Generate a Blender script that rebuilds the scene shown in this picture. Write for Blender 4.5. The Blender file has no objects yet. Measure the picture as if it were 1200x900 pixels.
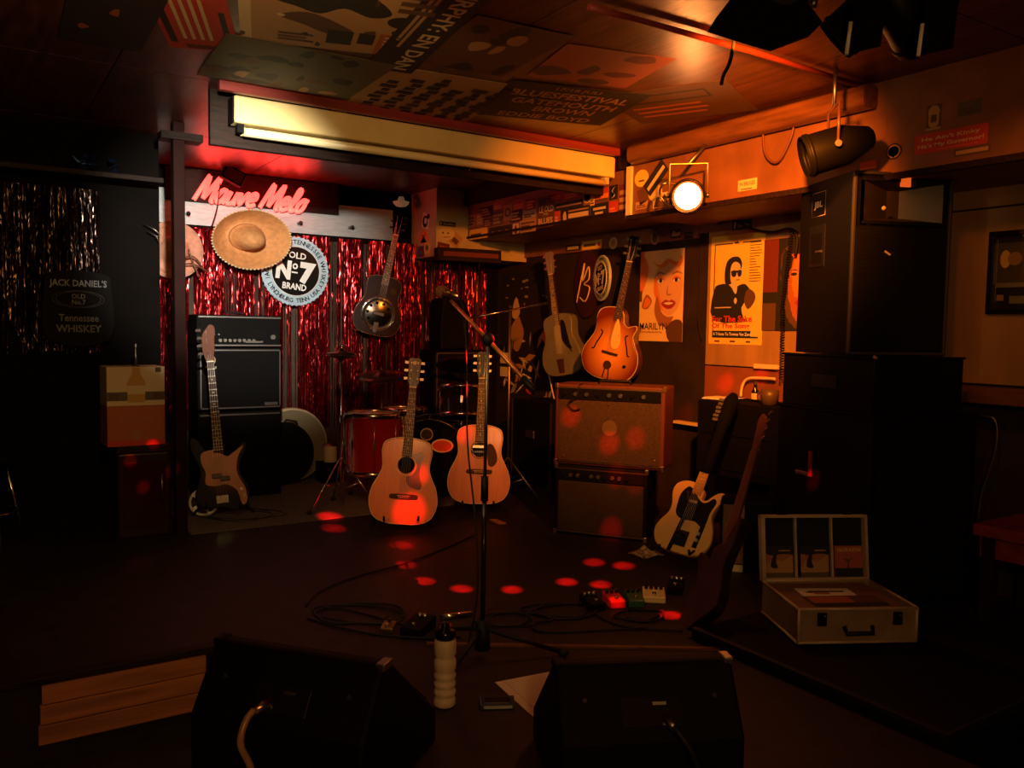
import bpy, math, random
from mathutils import Vector, Matrix
random.seed(7)
R_ = math.radians
scene = bpy.context.scene
COL = scene.collection

# ------------------------------------------------------------------ camera
F_PX, YAW, PITCH, ROLL = 976.6, 0.57718, -0.064546, -0.016733      # focal length for a 1200 x 900 frame
CAMZ = 1.5
_cy, _sy, _cp, _sp = math.cos(YAW), math.sin(YAW), math.cos(PITCH), math.sin(PITCH)
FW = Vector((_sy*_cp, _cy*_cp, _sp)); _rt = Vector((_cy, -_sy, 0)); _dn = -_rt.cross(FW)
RT = math.cos(ROLL)*_rt + math.sin(ROLL)*_dn
DN = -math.sin(ROLL)*_rt + math.cos(ROLL)*_dn
cam_d = bpy.data.cameras.new('camera'); cam = bpy.data.objects.new('camera', cam_d); COL.objects.link(cam)
cam_d.sensor_fit = 'HORIZONTAL'; cam_d.sensor_width = 36.0; cam_d.lens = F_PX/1200*36
cam_d.clip_start = 0.05; cam_d.clip_end = 60
_m = Matrix((RT, -DN, -FW)).transposed().to_4x4(); _m.translation = (0, 0, CAMZ); cam.matrix_world = _m
scene.camera = cam

def ray(px, py): return RT*((px-600)/F_PX) + DN*((py-450)/F_PX) + FW
def onz(px, py, z): r = ray(px, py); return Vector((0, 0, CAMZ)) + r*((z-CAMZ)/r.z)
def ony(px, py, y): r = ray(px, py); return Vector((0, 0, CAMZ)) + r*(y/r.y)
def onx(px, py, x): r = ray(px, py); return Vector((0, 0, CAMZ)) + r*(x/r.x)
def dep(px, py, d): return Vector((0, 0, CAMZ)) + ray(px, py)*d

# ------------------------------------------------------------------ world and exposure
vs = scene.view_settings
vs.view_transform = 'Standard'; vs.look = 'None'; vs.gamma = 1.0; vs.exposure = 0.0; vs.use_curve_mapping = False
w = bpy.data.worlds.new('night'); scene.world = w; w.use_nodes = True
w.node_tree.nodes['Background'].inputs[0].default_value = (0.02, 0.008, 0.005, 1)
w.node_tree.nodes['Background'].inputs[1].default_value = 0.02

ST = 0.30          # stage floor
CEI = 2.62         # ceiling
YB = 6.40          # back wall
XR = 4.00          # right wall
XS = 3.42          # face of the soffit on the right wall

# ------------------------------------------------------------------ materials
MATS = {}
def mat(name, col, rough=0.6, metal=0.0, var=0.0, scale=20.0, emit=None, es=0.0, bump=0.0, bscale=None, coat=0.0, spec=0.5, stretch=None, col2=None, alpha=None, trans=0.0):
    if name in MATS: return MATS[name]
    m = bpy.data.materials.new(name); m.use_nodes = True; MATS[name] = m
    nt = m.node_tree; b = nt.nodes['Principled BSDF']
    b.inputs['Base Color'].default_value = (*col, 1); b.inputs['Roughness'].default_value = rough
    b.inputs['Metallic'].default_value = metal; b.inputs['Specular IOR Level'].default_value = spec
    if coat: b.inputs['Coat Weight'].default_value = coat; b.inputs['Coat Roughness'].default_value = 0.12
    if trans: b.inputs['Transmission Weight'].default_value = trans
    if emit: b.inputs['Emission Color'].default_value = (*emit, 1); b.inputs['Emission Strength'].default_value = es
    if var or bump:
        tc = nt.nodes.new('ShaderNodeTexCoord'); mp = nt.nodes.new('ShaderNodeMapping')
        nt.links.new(tc.outputs['Object'], mp.inputs[0])
        if stretch: mp.inputs['Scale'].default_value = stretch
    if var:
        n = nt.nodes.new('ShaderNodeTexNoise'); n.inputs['Scale'].default_value = scale; n.inputs['Detail'].default_value = 5
        nt.links.new(mp.outputs[0], n.inputs['Vector'])
        r = nt.nodes.new('ShaderNodeValToRGB'); r.color_ramp.elements[0].position = 0.3; r.color_ramp.elements[1].position = 0.7
        c2 = col2 or tuple(min(1, c*(1+var)) for c in col)
        c1 = col if col2 else tuple(max(0, c*(1-var)) for c in col)
        r.color_ramp.elements[0].color = (*c1, 1); r.color_ramp.elements[1].color = (*c2, 1)
        nt.links.new(n.outputs[0], r.inputs[0]); nt.links.new(r.outputs[0], b.inputs['Base Color'])
    if bump:
        n2 = nt.nodes.new('ShaderNodeTexNoise'); n2.inputs['Scale'].default_value = bscale or scale; n2.inputs['Detail'].default_value = 4
        nt.links.new(mp.outputs[0], n2.inputs['Vector'])
        bp = nt.nodes.new('ShaderNodeBump'); bp.inputs['Strength'].default_value = bump; bp.inputs['Distance'].default_value = 0.004
        nt.links.new(n2.outputs[0], bp.inputs['Height']); nt.links.new(bp.outputs[0], b.inputs['Normal'])
    return m

def burst(name, inner, outer, centre, r0, r1, sx=1.0, rough=0.25):
    """sunburst lacquer: colour runs from the centre of the top to its rim"""
    m = bpy.data.materials.new(name); m.use_nodes = True; MATS[name] = m
    nt = m.node_tree; b = nt.nodes['Principled BSDF']; b.inputs['Roughness'].default_value = rough
    b.inputs['Coat Weight'].default_value = 0.6; b.inputs['Coat Roughness'].default_value = 0.1
    tc = nt.nodes.new('ShaderNodeTexCoord'); mp = nt.nodes.new('ShaderNodeMapping')
    mp.inputs['Location'].default_value = (-centre[0]*sx, 0, -centre[1]); mp.inputs['Scale'].default_value = (sx, 0, 1)
    nt.links.new(tc.outputs['Object'], mp.inputs[0])
    ln = nt.nodes.new('ShaderNodeVectorMath'); ln.operation = 'LENGTH'; nt.links.new(mp.outputs[0], ln.inputs[0])
    r = nt.nodes.new('ShaderNodeValToRGB'); r.color_ramp.elements[0].position = r0; r.color_ramp.elements[1].position = r1
    r.color_ramp.elements[0].color = (*inner, 1); r.color_ramp.elements[1].color = (*outer, 1)
    nt.links.new(ln.outputs['Value'], r.inputs[0]); nt.links.new(r.outputs[0], b.inputs['Base Color'])
    return m

M = dict(
    black=mat('black_vinyl', (0.003, 0.0028, 0.0026), 0.65, spec=0.12, bump=0.3, bscale=400),
    blackgloss=mat('black_gloss', (0.008, 0.008, 0.008), 0.18),
    blackmatte=mat('black_matte', (0.003, 0.003, 0.003), 0.9, spec=0.1),
    rubber=mat('black_rubber', (0.007, 0.007, 0.007), 0.6, spec=0.3),
    grille=mat('black_grille_cloth', (0.005, 0.005, 0.005), 0.85, spec=0.12, var=0.5, scale=300, stretch=(0.02, 1, 1)),
    silver=mat('silver_trim', (0.62, 0.62, 0.6), 0.3, 1.0),
    chrome=mat('chrome', (0.75, 0.74, 0.72), 0.15, 1.0),
    brass=mat('brass', (0.6, 0.4, 0.16), 0.3, 1.0),
    dullmetal=mat('worn_steel', (0.3, 0.28, 0.25), 0.4, 1.0),
    grey=mat('brushed_grey_panel', (0.46, 0.52, 0.54), 0.5, 0.3, var=0.12, scale=60, stretch=(0.2, 1, 1)),
    cream=mat('cream_enamel', (0.78, 0.62, 0.28), 0.4, var=0.06, scale=8),
    tube=mat('fluorescent_glass', (0.9, 0.76, 0.42), 0.3),
    creamdull=mat('cream_plastic', (0.55, 0.48, 0.3), 0.5),
    white=mat('white_paint', (0.8, 0.8, 0.78), 0.5),
    paper=mat('white_paper', (0.78, 0.74, 0.68), 0.8),
    red=mat('red_lacquer', (0.22, 0.008, 0.007), 0.25, coat=0.5),
    redtrim=mat('red_painted_wood', (0.22, 0.028, 0.018), 0.45, var=0.3, scale=6, stretch=(0.3, 4, 4)),
    darkwood=mat('dark_stained_wood', (0.016, 0.008, 0.005), 0.6, spec=0.15, var=0.5, scale=9, stretch=(1, 8, 8)),
    ceil=mat('varnished_ceiling_board', (0.10, 0.032, 0.014), 0.34, var=0.55, scale=5, stretch=(5, 0.7, 1), bump=0.25, bscale=14),
    ply=mat('bare_plywood', (0.34, 0.125, 0.04), 0.6, var=0.35, scale=4, stretch=(0.6, 3, 9)),
    beam=mat('varnished_beam_wood', (0.13, 0.05, 0.02), 0.4, var=0.4, scale=5, stretch=(6, 0.8, 6), coat=0.2),
    tan=mat('tan_wall_board', (0.34, 0.20, 0.09), 0.6, var=0.2, scale=3, stretch=(3, 3, 0.6)),
    soffit=mat('brown_soffit_board', (0.20, 0.08, 0.035), 0.55, var=0.3, scale=4),
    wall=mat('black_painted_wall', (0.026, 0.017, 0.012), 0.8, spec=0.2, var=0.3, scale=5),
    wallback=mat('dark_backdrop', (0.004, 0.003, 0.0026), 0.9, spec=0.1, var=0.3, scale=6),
    stage=mat('scuffed_stage_floor', (0.013, 0.0075, 0.005), 0.6, spec=0.3, var=0.55, scale=14, bump=0.4, bscale=160),
    floor=mat('dark_bar_floor', (0.02, 0.014, 0.011), 0.5, var=0.4, scale=8),
    carpet=mat('grey_rug', (0.13, 0.12, 0.10), 0.95, var=0.35, scale=60, bump=0.8, bscale=250),
    spruce=mat('spruce_top', (0.62, 0.20, 0.05), 0.3, var=0.1, scale=18, stretch=(6, 1, 0.5), coat=0.25),
    spruce2=mat('aged_spruce_top', (0.56, 0.185, 0.05), 0.3, var=0.14, scale=14, stretch=(6, 1, 0.5), coat=0.25),
    mahog=mat('mahogany', (0.14, 0.045, 0.02), 0.3, var=0.25, scale=10, stretch=(4, 4, 0.6), coat=0.4),
    rosewood=mat('rosewood', (0.045, 0.018, 0.010), 0.5, spec=0.2, var=0.3, scale=14, stretch=(5, 5, 0.6)),
    maple=mat('amber_maple', (0.55, 0.27, 0.09), 0.3, coat=0.4, var=0.08, scale=12),
    ivory=mat('ivory_binding', (0.72, 0.6, 0.38), 0.4),
    tortoise=mat('tortoise_pickguard', (0.16, 0.018, 0.01), 0.2, var=0.4, scale=30),
)
NEON = mat('red_neon_tube', (0.9, 0.2, 0.15), 0.4, emit=(1.0, 0.065, 0.05), es=3.4)

# ------------------------------------------------------------------ mesh helpers
def catmull(pts, seg=6, closed=True):
    out = []; n = len(pts); dim = len(pts[0])
    rng = n if closed else n-1
    for i in range(rng):
        if closed: p0, p1, p2, p3 = pts[(i-1) % n], pts[i], pts[(i+1) % n], pts[(i+2) % n]
        else: p0, p1, p2, p3 = pts[max(i-1, 0)], pts[i], pts[i+1], pts[min(i+2, n-1)]
        for k in range(seg):
            t = k/seg
            out.append(tuple(0.5*(2*p1[d]+(p2[d]-p0[d])*t+(2*p0[d]-5*p1[d]+4*p2[d]-p3[d])*t*t+(3*p1[d]-p0[d]-3*p2[d]+p3[d])*t**3) for d in range(dim)))
    if not closed: out.append(tuple(pts[-1]))
    return out

class MB:
    def __init__(s, T=None): s.v = []; s.f = []; s.mi = []; s.sm = []; s.T = T or Matrix.Identity(4); s.m = 0
    def add(s, vs_, fs, smooth=False):
        o = len(s.v); s.v += [tuple(s.T @ Vector(p)) for p in vs_]
        for f in fs: s.f.append(tuple(i+o for i in f)); s.mi.append(s.m); s.sm.append(smooth)
        return s
    def box(s, c, d, rot=None):
        x, y, z = (k/2 for k in d); c = Vector(c)
        p = [Vector((i*x, j*y, k*z)) for k in (-1, 1) for j in (-1, 1) for i in (-1, 1)]
        if rot: p = [rot @ q for q in p]
        return s.add([q+c for q in p], [(0, 2, 3, 1), (4, 5, 7, 6), (0, 1, 5, 4), (2, 6, 7, 3), (0, 4, 6, 2), (1, 3, 7, 5)])
    def bb(s, a, b): return s.box([(a[i]+b[i])/2 for i in range(3)], [abs(b[i]-a[i]) for i in range(3)])
    def tube(s, path, r, n=8, closed=False, caps=True):
        path = [Vector(p) for p in path]; L = len(path); rs = r if isinstance(r, (list, tuple)) else [r]*L
        rings = []; up = None
        for i, p in enumerate(path):
            if closed: t = path[(i+1) % L]-path[i-1]
            else: t = path[min(i+1, L-1)]-path[max(i-1, 0)]
            t = t.normalized() if t.length > 1e-9 else Vector((0, 0, 1))
            if up is None: up = Vector((0, 0, 1)) if abs(t.z) < 0.9 else Vector((1, 0, 0))
            a = t.cross(up)
            if a.length < 1e-4: a = t.cross(Vector((0.3, 1, 0.2)))
            a.normalize(); b = a.cross(t).normalized(); up = b
            rings.append([p+(a*math.cos(2*math.pi*k/n)+b*math.sin(2*math.pi*k/n))*rs[i] for k in range(n)])
        vs_ = [q for g in rings for q in g]; fs = []
        for i in range(L if closed else L-1):
            j = (i+1) % L
            for k in range(n): fs.append((i*n+k, i*n+(k+1) % n, j*n+(k+1) % n, j*n+k))
        s.add(vs_, fs, True)
        if caps and not closed:
            o = len(s.v)-len(vs_)
            s.f.append(tuple(o+k for k in reversed(range(n)))); s.mi.append(s.m); s.sm.append(False)
            s.f.append(tuple(o+(L-1)*n+k for k in range(n))); s.mi.append(s.m); s.sm.append(False)
        return s
    def cyl(s, a, b, r, r2=None, n=16): return s.tube([a, b], [r, r if r2 is None else r2], n)
    def lathe(s, prof, n=24, T=None, smooth=True, closed=False, cap=True):
        """profile of (r, z) turned about z"""
        T = T or Matrix.Identity(4); vs_ = []; fs = []
        for r, z in prof:
            for k in range(n):
                a = 2*math.pi*k/n; vs_.append(T @ Vector((r*math.cos(a), r*math.sin(a), z)))
        L = len(prof)
        for i in range(L if closed else L-1):
            j = (i+1) % L
            for k in range(n): fs.append((i*n+k, i*n+(k+1) % n, j*n+(k+1) % n, j*n+k))
        s.add(vs_, fs, smooth)
        if not closed and cap:
            o = len(s.v)-len(vs_)
            for i in (0, L-1):
                if prof[i][0] > 1e-4:
                    s.f.append(tuple(o+i*n+k for k in range(n))); s.mi.append(s.m); s.sm.append(False)
        return s
    def prism(s, pts, y0, y1):
        """outline in the local xz plane, extruded along y (y0 is the front)"""
        n = len(pts); area = sum(pts[i][0]*pts[(i+1) % n][1]-pts[(i+1) % n][0]*pts[i][1] for i in range(n))
        if area < 0: pts = list(reversed(pts))
        vs_ = [(p[0], y0, p[1]) for p in pts]+[(p[0], y1, p[1]) for p in pts]
        fs = [tuple(range(n)), tuple(reversed(range(n, 2*n)))]
        fs += [(i+n, (i+1) % n+n, (i+1) % n, i) for i in range(n)]
        return s.add(vs_, fs)
    def disc(s, c, r, y0, y1, n=28, rx=None):
        return s.prism([(c[0]+(rx or r)*math.cos(2*math.pi*k/n), c[1]+r*math.sin(2*math.pi*k/n)) for k in range(n)], y0, y1)
    def ball(s, c, r, n=12, sc=(1, 1, 1)):
        c = Vector(c); T = Matrix.Translation(c) @ Matrix.Diagonal((*sc, 1))
        h = n//2
        return s.lathe([(max(1e-5, r*math.sin(math.pi*i/h)), -r*math.cos(math.pi*i/h)) for i in range(h+1)], n, T)
    def build(s, name, mats, parent=None, bevel=0, seg=2, label=None):
        me = bpy.data.meshes.new(name); me.from_pydata(s.v, [], s.f)
        for m in (mats if isinstance(mats, (list, tuple)) else [mats]): me.materials.append(M[m] if isinstance(m, str) else m)
        me.polygons.foreach_set('material_index', s.mi); me.polygons.foreach_set('use_smooth', s.sm); me.update()
        o = bpy.data.objects.new(name, me); COL.objects.link(o)
        if parent: o.parent = parent
        if bevel:
            b = o.modifiers.new('bevel', 'BEVEL'); b.width = bevel; b.segments = seg; b.limit_method = 'ANGLE'; b.angle_limit = R_(50)
        if label: o['label'] = label
        return o

def tag(o, label, cat, group=None, kind=None):
    o['label'] = label; o['category'] = cat
    if group: o['group'] = group
    if kind: o['kind'] = kind
    return o
def struct(o, label=None):
    o['kind'] = 'structure'
    if label: o['label'] = label
    return o
def thing(name, label, cat, loc=(0, 0, 0), rot=None, group=None):
    o = bpy.data.objects.new(name, None); COL.objects.link(o); o.empty_display_size = 0.05
    mtx = (rot.to_4x4() if rot else Matrix.Identity(4)); mtx.translation = Vector(loc); o.matrix_world = mtx
    return tag(o, label, cat, group)
def Rz(a): return Matrix.Rotation(R_(a), 3, 'Z')
def Rx(a): return Matrix.Rotation(R_(a), 3, 'X')
def Ry(a): return Matrix.Rotation(R_(a), 3, 'Y')
FACE_RIGHT = Rz(-90)       # things on the right wall: front looks to -x
FACE_DOWN = Rx(90)         # things on the ceiling: front looks down
def tocam(p): return Rz(-math.degrees(math.atan2(p[0], p[1])))

def text_geo(mb, body, w=None, h=None, c=(0, 0), y=0, bold=0.0, shear=0.0, rot=0.0, thick=0.0008, align='CENTER'):
    """lettering in the local xz plane, read from -y, w wide and/or h tall, centred on c"""
    cu = bpy.data.curves.new('lettering', 'FONT'); cu.body = body; cu.size = 1; cu.resolution_u = 2
    cu.align_x = align; cu.space_line = 0.9; cu.offset = bold; cu.shear = shear; cu.extrude = 0
    ob = bpy.data.objects.new('lettering', cu)
    me = bpy.data.meshes.new_from_object(ob)
    vv = [(p.co.x, p.co.y) for p in me.vertices]; ff = [tuple(p.vertices) for p in me.polygons]
    bpy.data.objects.remove(ob); bpy.data.curves.remove(cu); bpy.data.meshes.remove(me)
    if not vv: return
    x0, x1 = min(p[0] for p in vv), max(p[0] for p in vv); z0, z1 = min(p[1] for p in vv), max(p[1] for p in vv)
    sx = w/(x1-x0) if w else None; sz = h/(z1-z0) if h else None
    sx = sx or sz; sz = sz or sx
    ca, sa = math.cos(R_(rot)), math.sin(R_(rot)); out = []
    for px, pz in vv:
        a, b = (px-(x0+x1)/2)*sx, (pz-(z0+z1)/2)*sz
        out.append((c[0]+a*ca-b*sa, y-thick, c[1]+a*sa+b*ca))
    mb.add(out, ff)

def blob(cx, cz, rx, rz, n=20, a0=0): return [(cx+rx*math.cos(2*math.pi*k/n+a0), cz+rz*math.sin(2*math.pi*k/n+a0)) for k in range(n)]

# ------------------------------------------------------------------ lights (each sits in a lamp built further down)
def spot(name, loc, target, energy, col, angle, blend=0.5, radius=0.03):
    l = bpy.data.lights.new(name, 'SPOT'); l.energy = energy; l.color = col; l.spot_size = R_(angle); l.spot_blend = blend; l.shadow_soft_size = radius
    o = bpy.data.objects.new(name, l); COL.objects.link(o); o.location = loc
    o.rotation_euler = (Vector(target)-Vector(loc)).to_track_quat('-Z', 'Y').to_euler(); return o
def point(name, loc, energy, col, radius=0.05):
    l = bpy.data.lights.new(name, 'POINT'); l.energy = energy; l.color = col; l.shadow_soft_size = radius
    o = bpy.data.objects.new(name, l); COL.objects.link(o); o.location = loc; return o
CAN_WHITE = onz(268, -62, 2.32); TGT_WHITE = Vector((1.68, 6.35, 1.84))
CAN_AMBER = onz(905, 22, 2.44); TGT_AMBER = Vector((3.95, 4.05, 1.75))
PAR = onx(806, 230, 3.13)
LED = onz(705, -52, 2.50)
BARLAMP = Vector((-0.25, -0.95, 2.22))
spot('white_spot_light', CAN_WHITE, TGT_WHITE, 900, (1.0, 0.90, 0.74), 32, 0.9, 0.04)
spot('white_spot_spill', CAN_WHITE, TGT_WHITE+Vector((0.9, 0, 0.1)), 85, (1.0, 0.60, 0.20), 140, 0.6, 0.05)
spot('amber_flood_light', CAN_AMBER, TGT_AMBER, 680, (1.0, 0.22, 0.012), 72, 0.9, 0.04)
spot('par_can_light', PAR + Vector((-0.03, -0.03, -0.01)), (0.6, 1.6, 0.9), 10, (1.0, 0.22, 0.025), 120, 0.9, 0.05)
FRONT = onz(384, -40, 2.42); TGT_FRONT = Vector((2.5, 4.7, 0.55))
spot('warm_spot_light', FRONT, TGT_FRONT, 280, (1.0, 0.2, 0.035), 26, 0.9, 0.04)
CAN_SIDE = onz(1072, 42, 2.44); TGT_SIDE = Vector((4.0, 1.7, 1.55))
spot('side_amber_light', CAN_SIDE+(TGT_SIDE-CAN_SIDE).normalized()*0.05, TGT_SIDE, 16, (1.0, 0.24, 0.02), 62, 0.9, 0.04)
point('bar_lamp_light', BARLAMP, 78, (1.0, 0.44, 0.13), 0.12)

# ------------------------------------------------------------------ structure
struct(MB().bb((-3.2, -3.2, -0.1), (4.2, 6.6, 0)).build('floor', 'floor'), 'dark bar floor in front of the stage')
mb = MB()
mb.bb((-3.0, 3.18, 0), (4.0, 6.4, ST)); mb.bb((0.78, 1.0, 0), (2.35, 3.18, ST)); mb.bb((2.35, 2.31, 0), (4.0, 3.18, ST)); mb.bb((3.10, 0.8, 0), (4.0, 2.31, ST))
stage = struct(mb.build('floor_stage', 'stage'), 'low stage platform with a scuffed dark floor')
a, b = onz(47, 796, ST-0.03), onz(237, 762, ST-0.03)
for i in range(3):                                             # bare boards on the stage front
    z0 = 0.275-0.07*(i+1)
    MB().bb((a.x-0.006*i, 3.155, z0+0.002), (b.x, 3.178, z0+0.068)).build('plank', 'ply', stage, 0.002)
MB().bb((-3.0, 3.15, 0.278), (0.78, 3.20, 0.303)).build('nosing', 'darkwood', stage, 0.004)
p0, p1 = onz(500, 755.5, ST), onz(868, 762, ST); d = (p1-p0)
MB().box((p0+p1)/2+Vector((0, 0, 0.004)), (d.length, 0.02, 0.008), Rz(math.degrees(math.atan2(d.y, d.x)))).build('batten', 'beam', stage)
struct(MB().bb((1.04, 4.93, ST), (3.1, 6.36, ST+0.006)).build('floor_rug', 'carpet'), 'grey rug under the drums and the amplifier stack')

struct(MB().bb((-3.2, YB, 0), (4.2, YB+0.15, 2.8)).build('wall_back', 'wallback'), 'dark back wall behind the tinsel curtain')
wr = struct(MB().bb((XR, -3.2, 0), (XR+0.15, YB, 2.8)).build('wall_right', 'wall'), 'black painted wall with posters and hanging guitars')
def wpanel(y0, y1, z0, z1, m, name='panel', t=0.012): return MB().bb((XR-t, y0, z0), (XR, y1, z1)).build(name, m, wr, 0.003)
wpanel(2.86, 3.84, 1.30, 2.24, 'tan'); wpanel(2.86, 3.84, 0.62, 1.292, mat('rust_wall_board', (0.24, 0.075, 0.03), 0.5, var=0.3, scale=4))
wpanel(1.36, 2.27, 1.285, 2.10, 'tan'); wpanel(0.4, 1.352, 1.285, 2.10, 'tan'); wpanel(0.4, 2.27, 2.108, 2.24, 'tan')
wpanel(3.93, 6.38, 2.115, 2.235, 'soffit', 'rail', 0.022); wpanel(2.86, 3.922, 2.145, 2.24, 'soffit', 'rail', 0.022)
struct(MB().bb((3.86, 0.4, 1.20), (4.0, 2.25, 1.275)).build('trim_1', 'beam', None, 0.006), 'wooden ledge along the tan wall')
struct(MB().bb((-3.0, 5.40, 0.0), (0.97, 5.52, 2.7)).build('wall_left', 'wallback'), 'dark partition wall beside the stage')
struct(MB().bb((-3.2, -3.2, 0), (-3.0, 5.5, 2.8)).build('wall_side', 'wall'), 'dark side wall of the bar')
struct(MB().bb((-3.2, -3.35, 0), (4.2, -3.2, 2.8)).build('wall_front', 'wall'), 'dark wall of the bar behind the viewer')
ce = struct(MB().bb((-3.2, -3.2, CEI+0.012), (4.2, YB, CEI+0.1)).build('ceiling', 'darkwood'), 'low ceiling of dark varnished boards')
sheet = {}
xs = [-3.0, -1.85, -0.65, 0.55, 1.75, 2.95, 4.0]; ys = [-3.0, -0.75, 1.65, 4.05, 5.25, 6.40]
for i in range(len(xs)-1):
    for j in range(len(ys)-1):
        MB().bb((xs[i]+0.003, ys[j]+0.003, CEI), (xs[i+1]-0.003, ys[j+1]-0.003, CEI+0.012)).build('ceiling_sheet', 'ceil', ce)
# soffits along the right wall
sofA = struct(MB().bb((XS, 3.95, 2.235), (XR, 5.95, CEI)).build('trim_2', 'soffit', None, 0.004), 'soffit plastered with band stickers above the posters')
MB().bb((XS-0.035, 3.95, 2.50), (XS, 5.95, CEI)).build('fascia', 'darkwood', sofA)
MB().bb((XS-0.012, 3.95, 2.235), (XS, 5.95, 2.252)).build('lip', 'darkwood', sofA)
sofB = struct(MB().bb((XS-0.03, 0.4, 2.195), (XR, 3.93, CEI)).build('trim_3', 'soffit', None, 0.004), 'rust brown soffit behind the lit stage lamp')
MB().bb((XS-0.05, 3.90, 2.19), (XS-0.01, 3.94, 2.50)).build('corner_strip', 'ivory', sofB)
MB().bb((XS-0.055, 0.4, 2.18), (XS-0.03, 3.93, 2.207)).build('lip', 'darkwood', sofB)
q0 = ony(511, 300, 5.95)
cab = struct(MB().bb((q0.x, 5.95, q0.z), (XR, YB, CEI)).build('trim_4', mat('pale_box_board', (0.5, 0.42, 0.27), 0.6, var=0.15, scale=5), None, 0.004), 'boxed-in corner above the curtain with a few stickers')
# beam on the soffit, red trim, backing board of the fluorescent lamp
q0, q1 = onx(741, 197, 3.33), onx(1019, 121, 3.33)
mb = MB(); mb.prism([(0.05*math.copysign(abs(math.cos(t))**0.6, math.cos(t)), 0.052*math.copysign(abs(math.sin(t))**0.6, math.sin(t))) for t in [2*math.pi*k/20 for k in range(20)]], -(q1-q0).length/2, (q1-q0).length/2)
bm_ = struct(mb.build('trim_5', 'beam'), 'round-edged wooden beam under the ceiling beside the lit stage lamp'); bm_.location = (3.335, (q0.y+q1.y)/2, 2.55)
struct(MB().bb((0.98, 3.99, 2.575), (3.36, 4.03, CEI)).build('trim_6', 'redtrim', None, 0.004), 'red painted trim board across the ceiling')
struct(MB().bb((0.98, 4.17, 2.36), (3.38, 4.21, CEI)).build('trim_7', 'darkwood'), 'dark backing board behind the fluorescent lamp')
# red conduit on the ceiling
struct(MB().tube([onz(690, 8, 2.60), onz(742, 22, 2.60), onz(880, 60, 2.60), onz(1018, 104, 2.60)], 0.012, 8).build('trim_8', 'redtrim'), 'red conduit running across the ceiling to the beam')
# pillar and grey strip
mb = MB().bb((0.965, 4.95, ST), (1.025, 5.03, CEI))
pil = struct(mb.build('trim_9', mat('dark_red_post', (0.016, 0.004, 0.003), 0.7, spec=0.1, var=0.3, scale=6), None, 0.004), 'slim dark red post at the left of the stage')
MB().bb((0.90, 4.93, 2.52), (1.12, 5.05, 2.56)).build('bracket', 'darkwood', pil)
g0, g1 = ony(211, 233, 6.33), ony(460, 285, 6.33)
struct(MB().bb((1.05, 6.33, g1.z-0.005), (2.93, 6.395, g0.z+0.07)).build('trim_10', 'grey', None, 0.003), 'brushed grey panel strip above the tinsel curtain')

# ------------------------------------------------------------------ fluorescent lamp
L0, L1 = 1.06, 3.36
t = thing('fluorescent_lamp', 'long cream fluorescent strip lamp hanging under the ceiling', 'ceiling lamp', ((L0+L1)/2, 4.09, 2.41))
hl = (L1-L0)/2
mb = MB(); mb.prism([(-0.05, 0.04), (0.045, 0.04), (0.045, 0.165), (-0.05, 0.165)], -hl, hl)
mb.T = Rz(90).to_4x4(); mb.v = [tuple(Rz(90) @ Vector(v)) for v in mb.v]
mb.build('housing', 'cream', t, 0.008, label='cream enamelled housing')
for s in (-1, 1):
    MB().box((s*(hl-0.035), 0, 0.025), (0.03, 0.05, 0.05)).build('lamp_holder', 'black' if s < 0 else 'creamdull', t, 0.003)
    MB().box((s*(hl+0.004), 0, 0.1), (0.008, 0.085, 0.12)).build('end_cap', 'black' if s < 0 else 'cream', t, 0.002)
MB().cyl((-hl+0.05, -0.015, 0.008), (hl-0.05, -0.015, 0.008), 0.02, n=14).build('tube', 'tube', t)
MB().cyl((-hl+0.05, 0.03, 0.014), (hl-0.05, 0.03, 0.014), 0.018, n=14).build('tube', 'tube', t)
MB().tube([(0.12+0.014*math.copysign(1, x), -0.02, z) for x, z in ((-1, 0.02), (1, 0.02), (1, -0.03), (-1, -0.03))], 0.0035, 6, closed=True).build('wire_clip', 'chrome', t)
MB().box((0.12-0.75, -0.03, 0.172), (0.07, 0.03, 0.012)).build('bracket', 'dullmetal', t)

# ------------------------------------------------------------------ ceiling posters
def ink(name, c, r=0.7): return mat('ink_'+name, c, r)
INK = dict(black=ink('black', (0.012, 0.011, 0.010)), cream=ink('cream', (0.62, 0.5, 0.3)), tan=ink('tan', (0.42, 0.25, 0.11)), red=ink('red', (0.5, 0.04, 0.02)),
           rust=ink('rust', (0.38, 0.10, 0.03)), olive=ink('olive', (0.10, 0.085, 0.045)), brown=ink('brown', (0.10, 0.045, 0.02)), white=ink('white', (0.8, 0.78, 0.72)),
           blue=ink('blue', (0.06, 0.16, 0.4)), green=ink('green', (0.06, 0.2, 0.08)), yellow=ink('yellow', (0.75, 0.55, 0.10)), purple=ink('purple', (0.10, 0.05, 0.3)),
           grey=ink('grey', (0.3, 0.29, 0.27)), orange=ink('orange', (0.75, 0.22, 0.03)), skin=ink('skin', (0.72, 0.42, 0.26)), blond=ink('blond', (0.85, 0.62, 0.30)),
           lip=ink('lip', (0.35, 0.03, 0.03)), shade=ink('shade', (0.36, 0.14, 0.06)), paleblue=ink('pale_blue', (0.5, 0.62, 0.75)), darkred=ink('dark_red', (0.14, 0.02, 0.015)))

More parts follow.
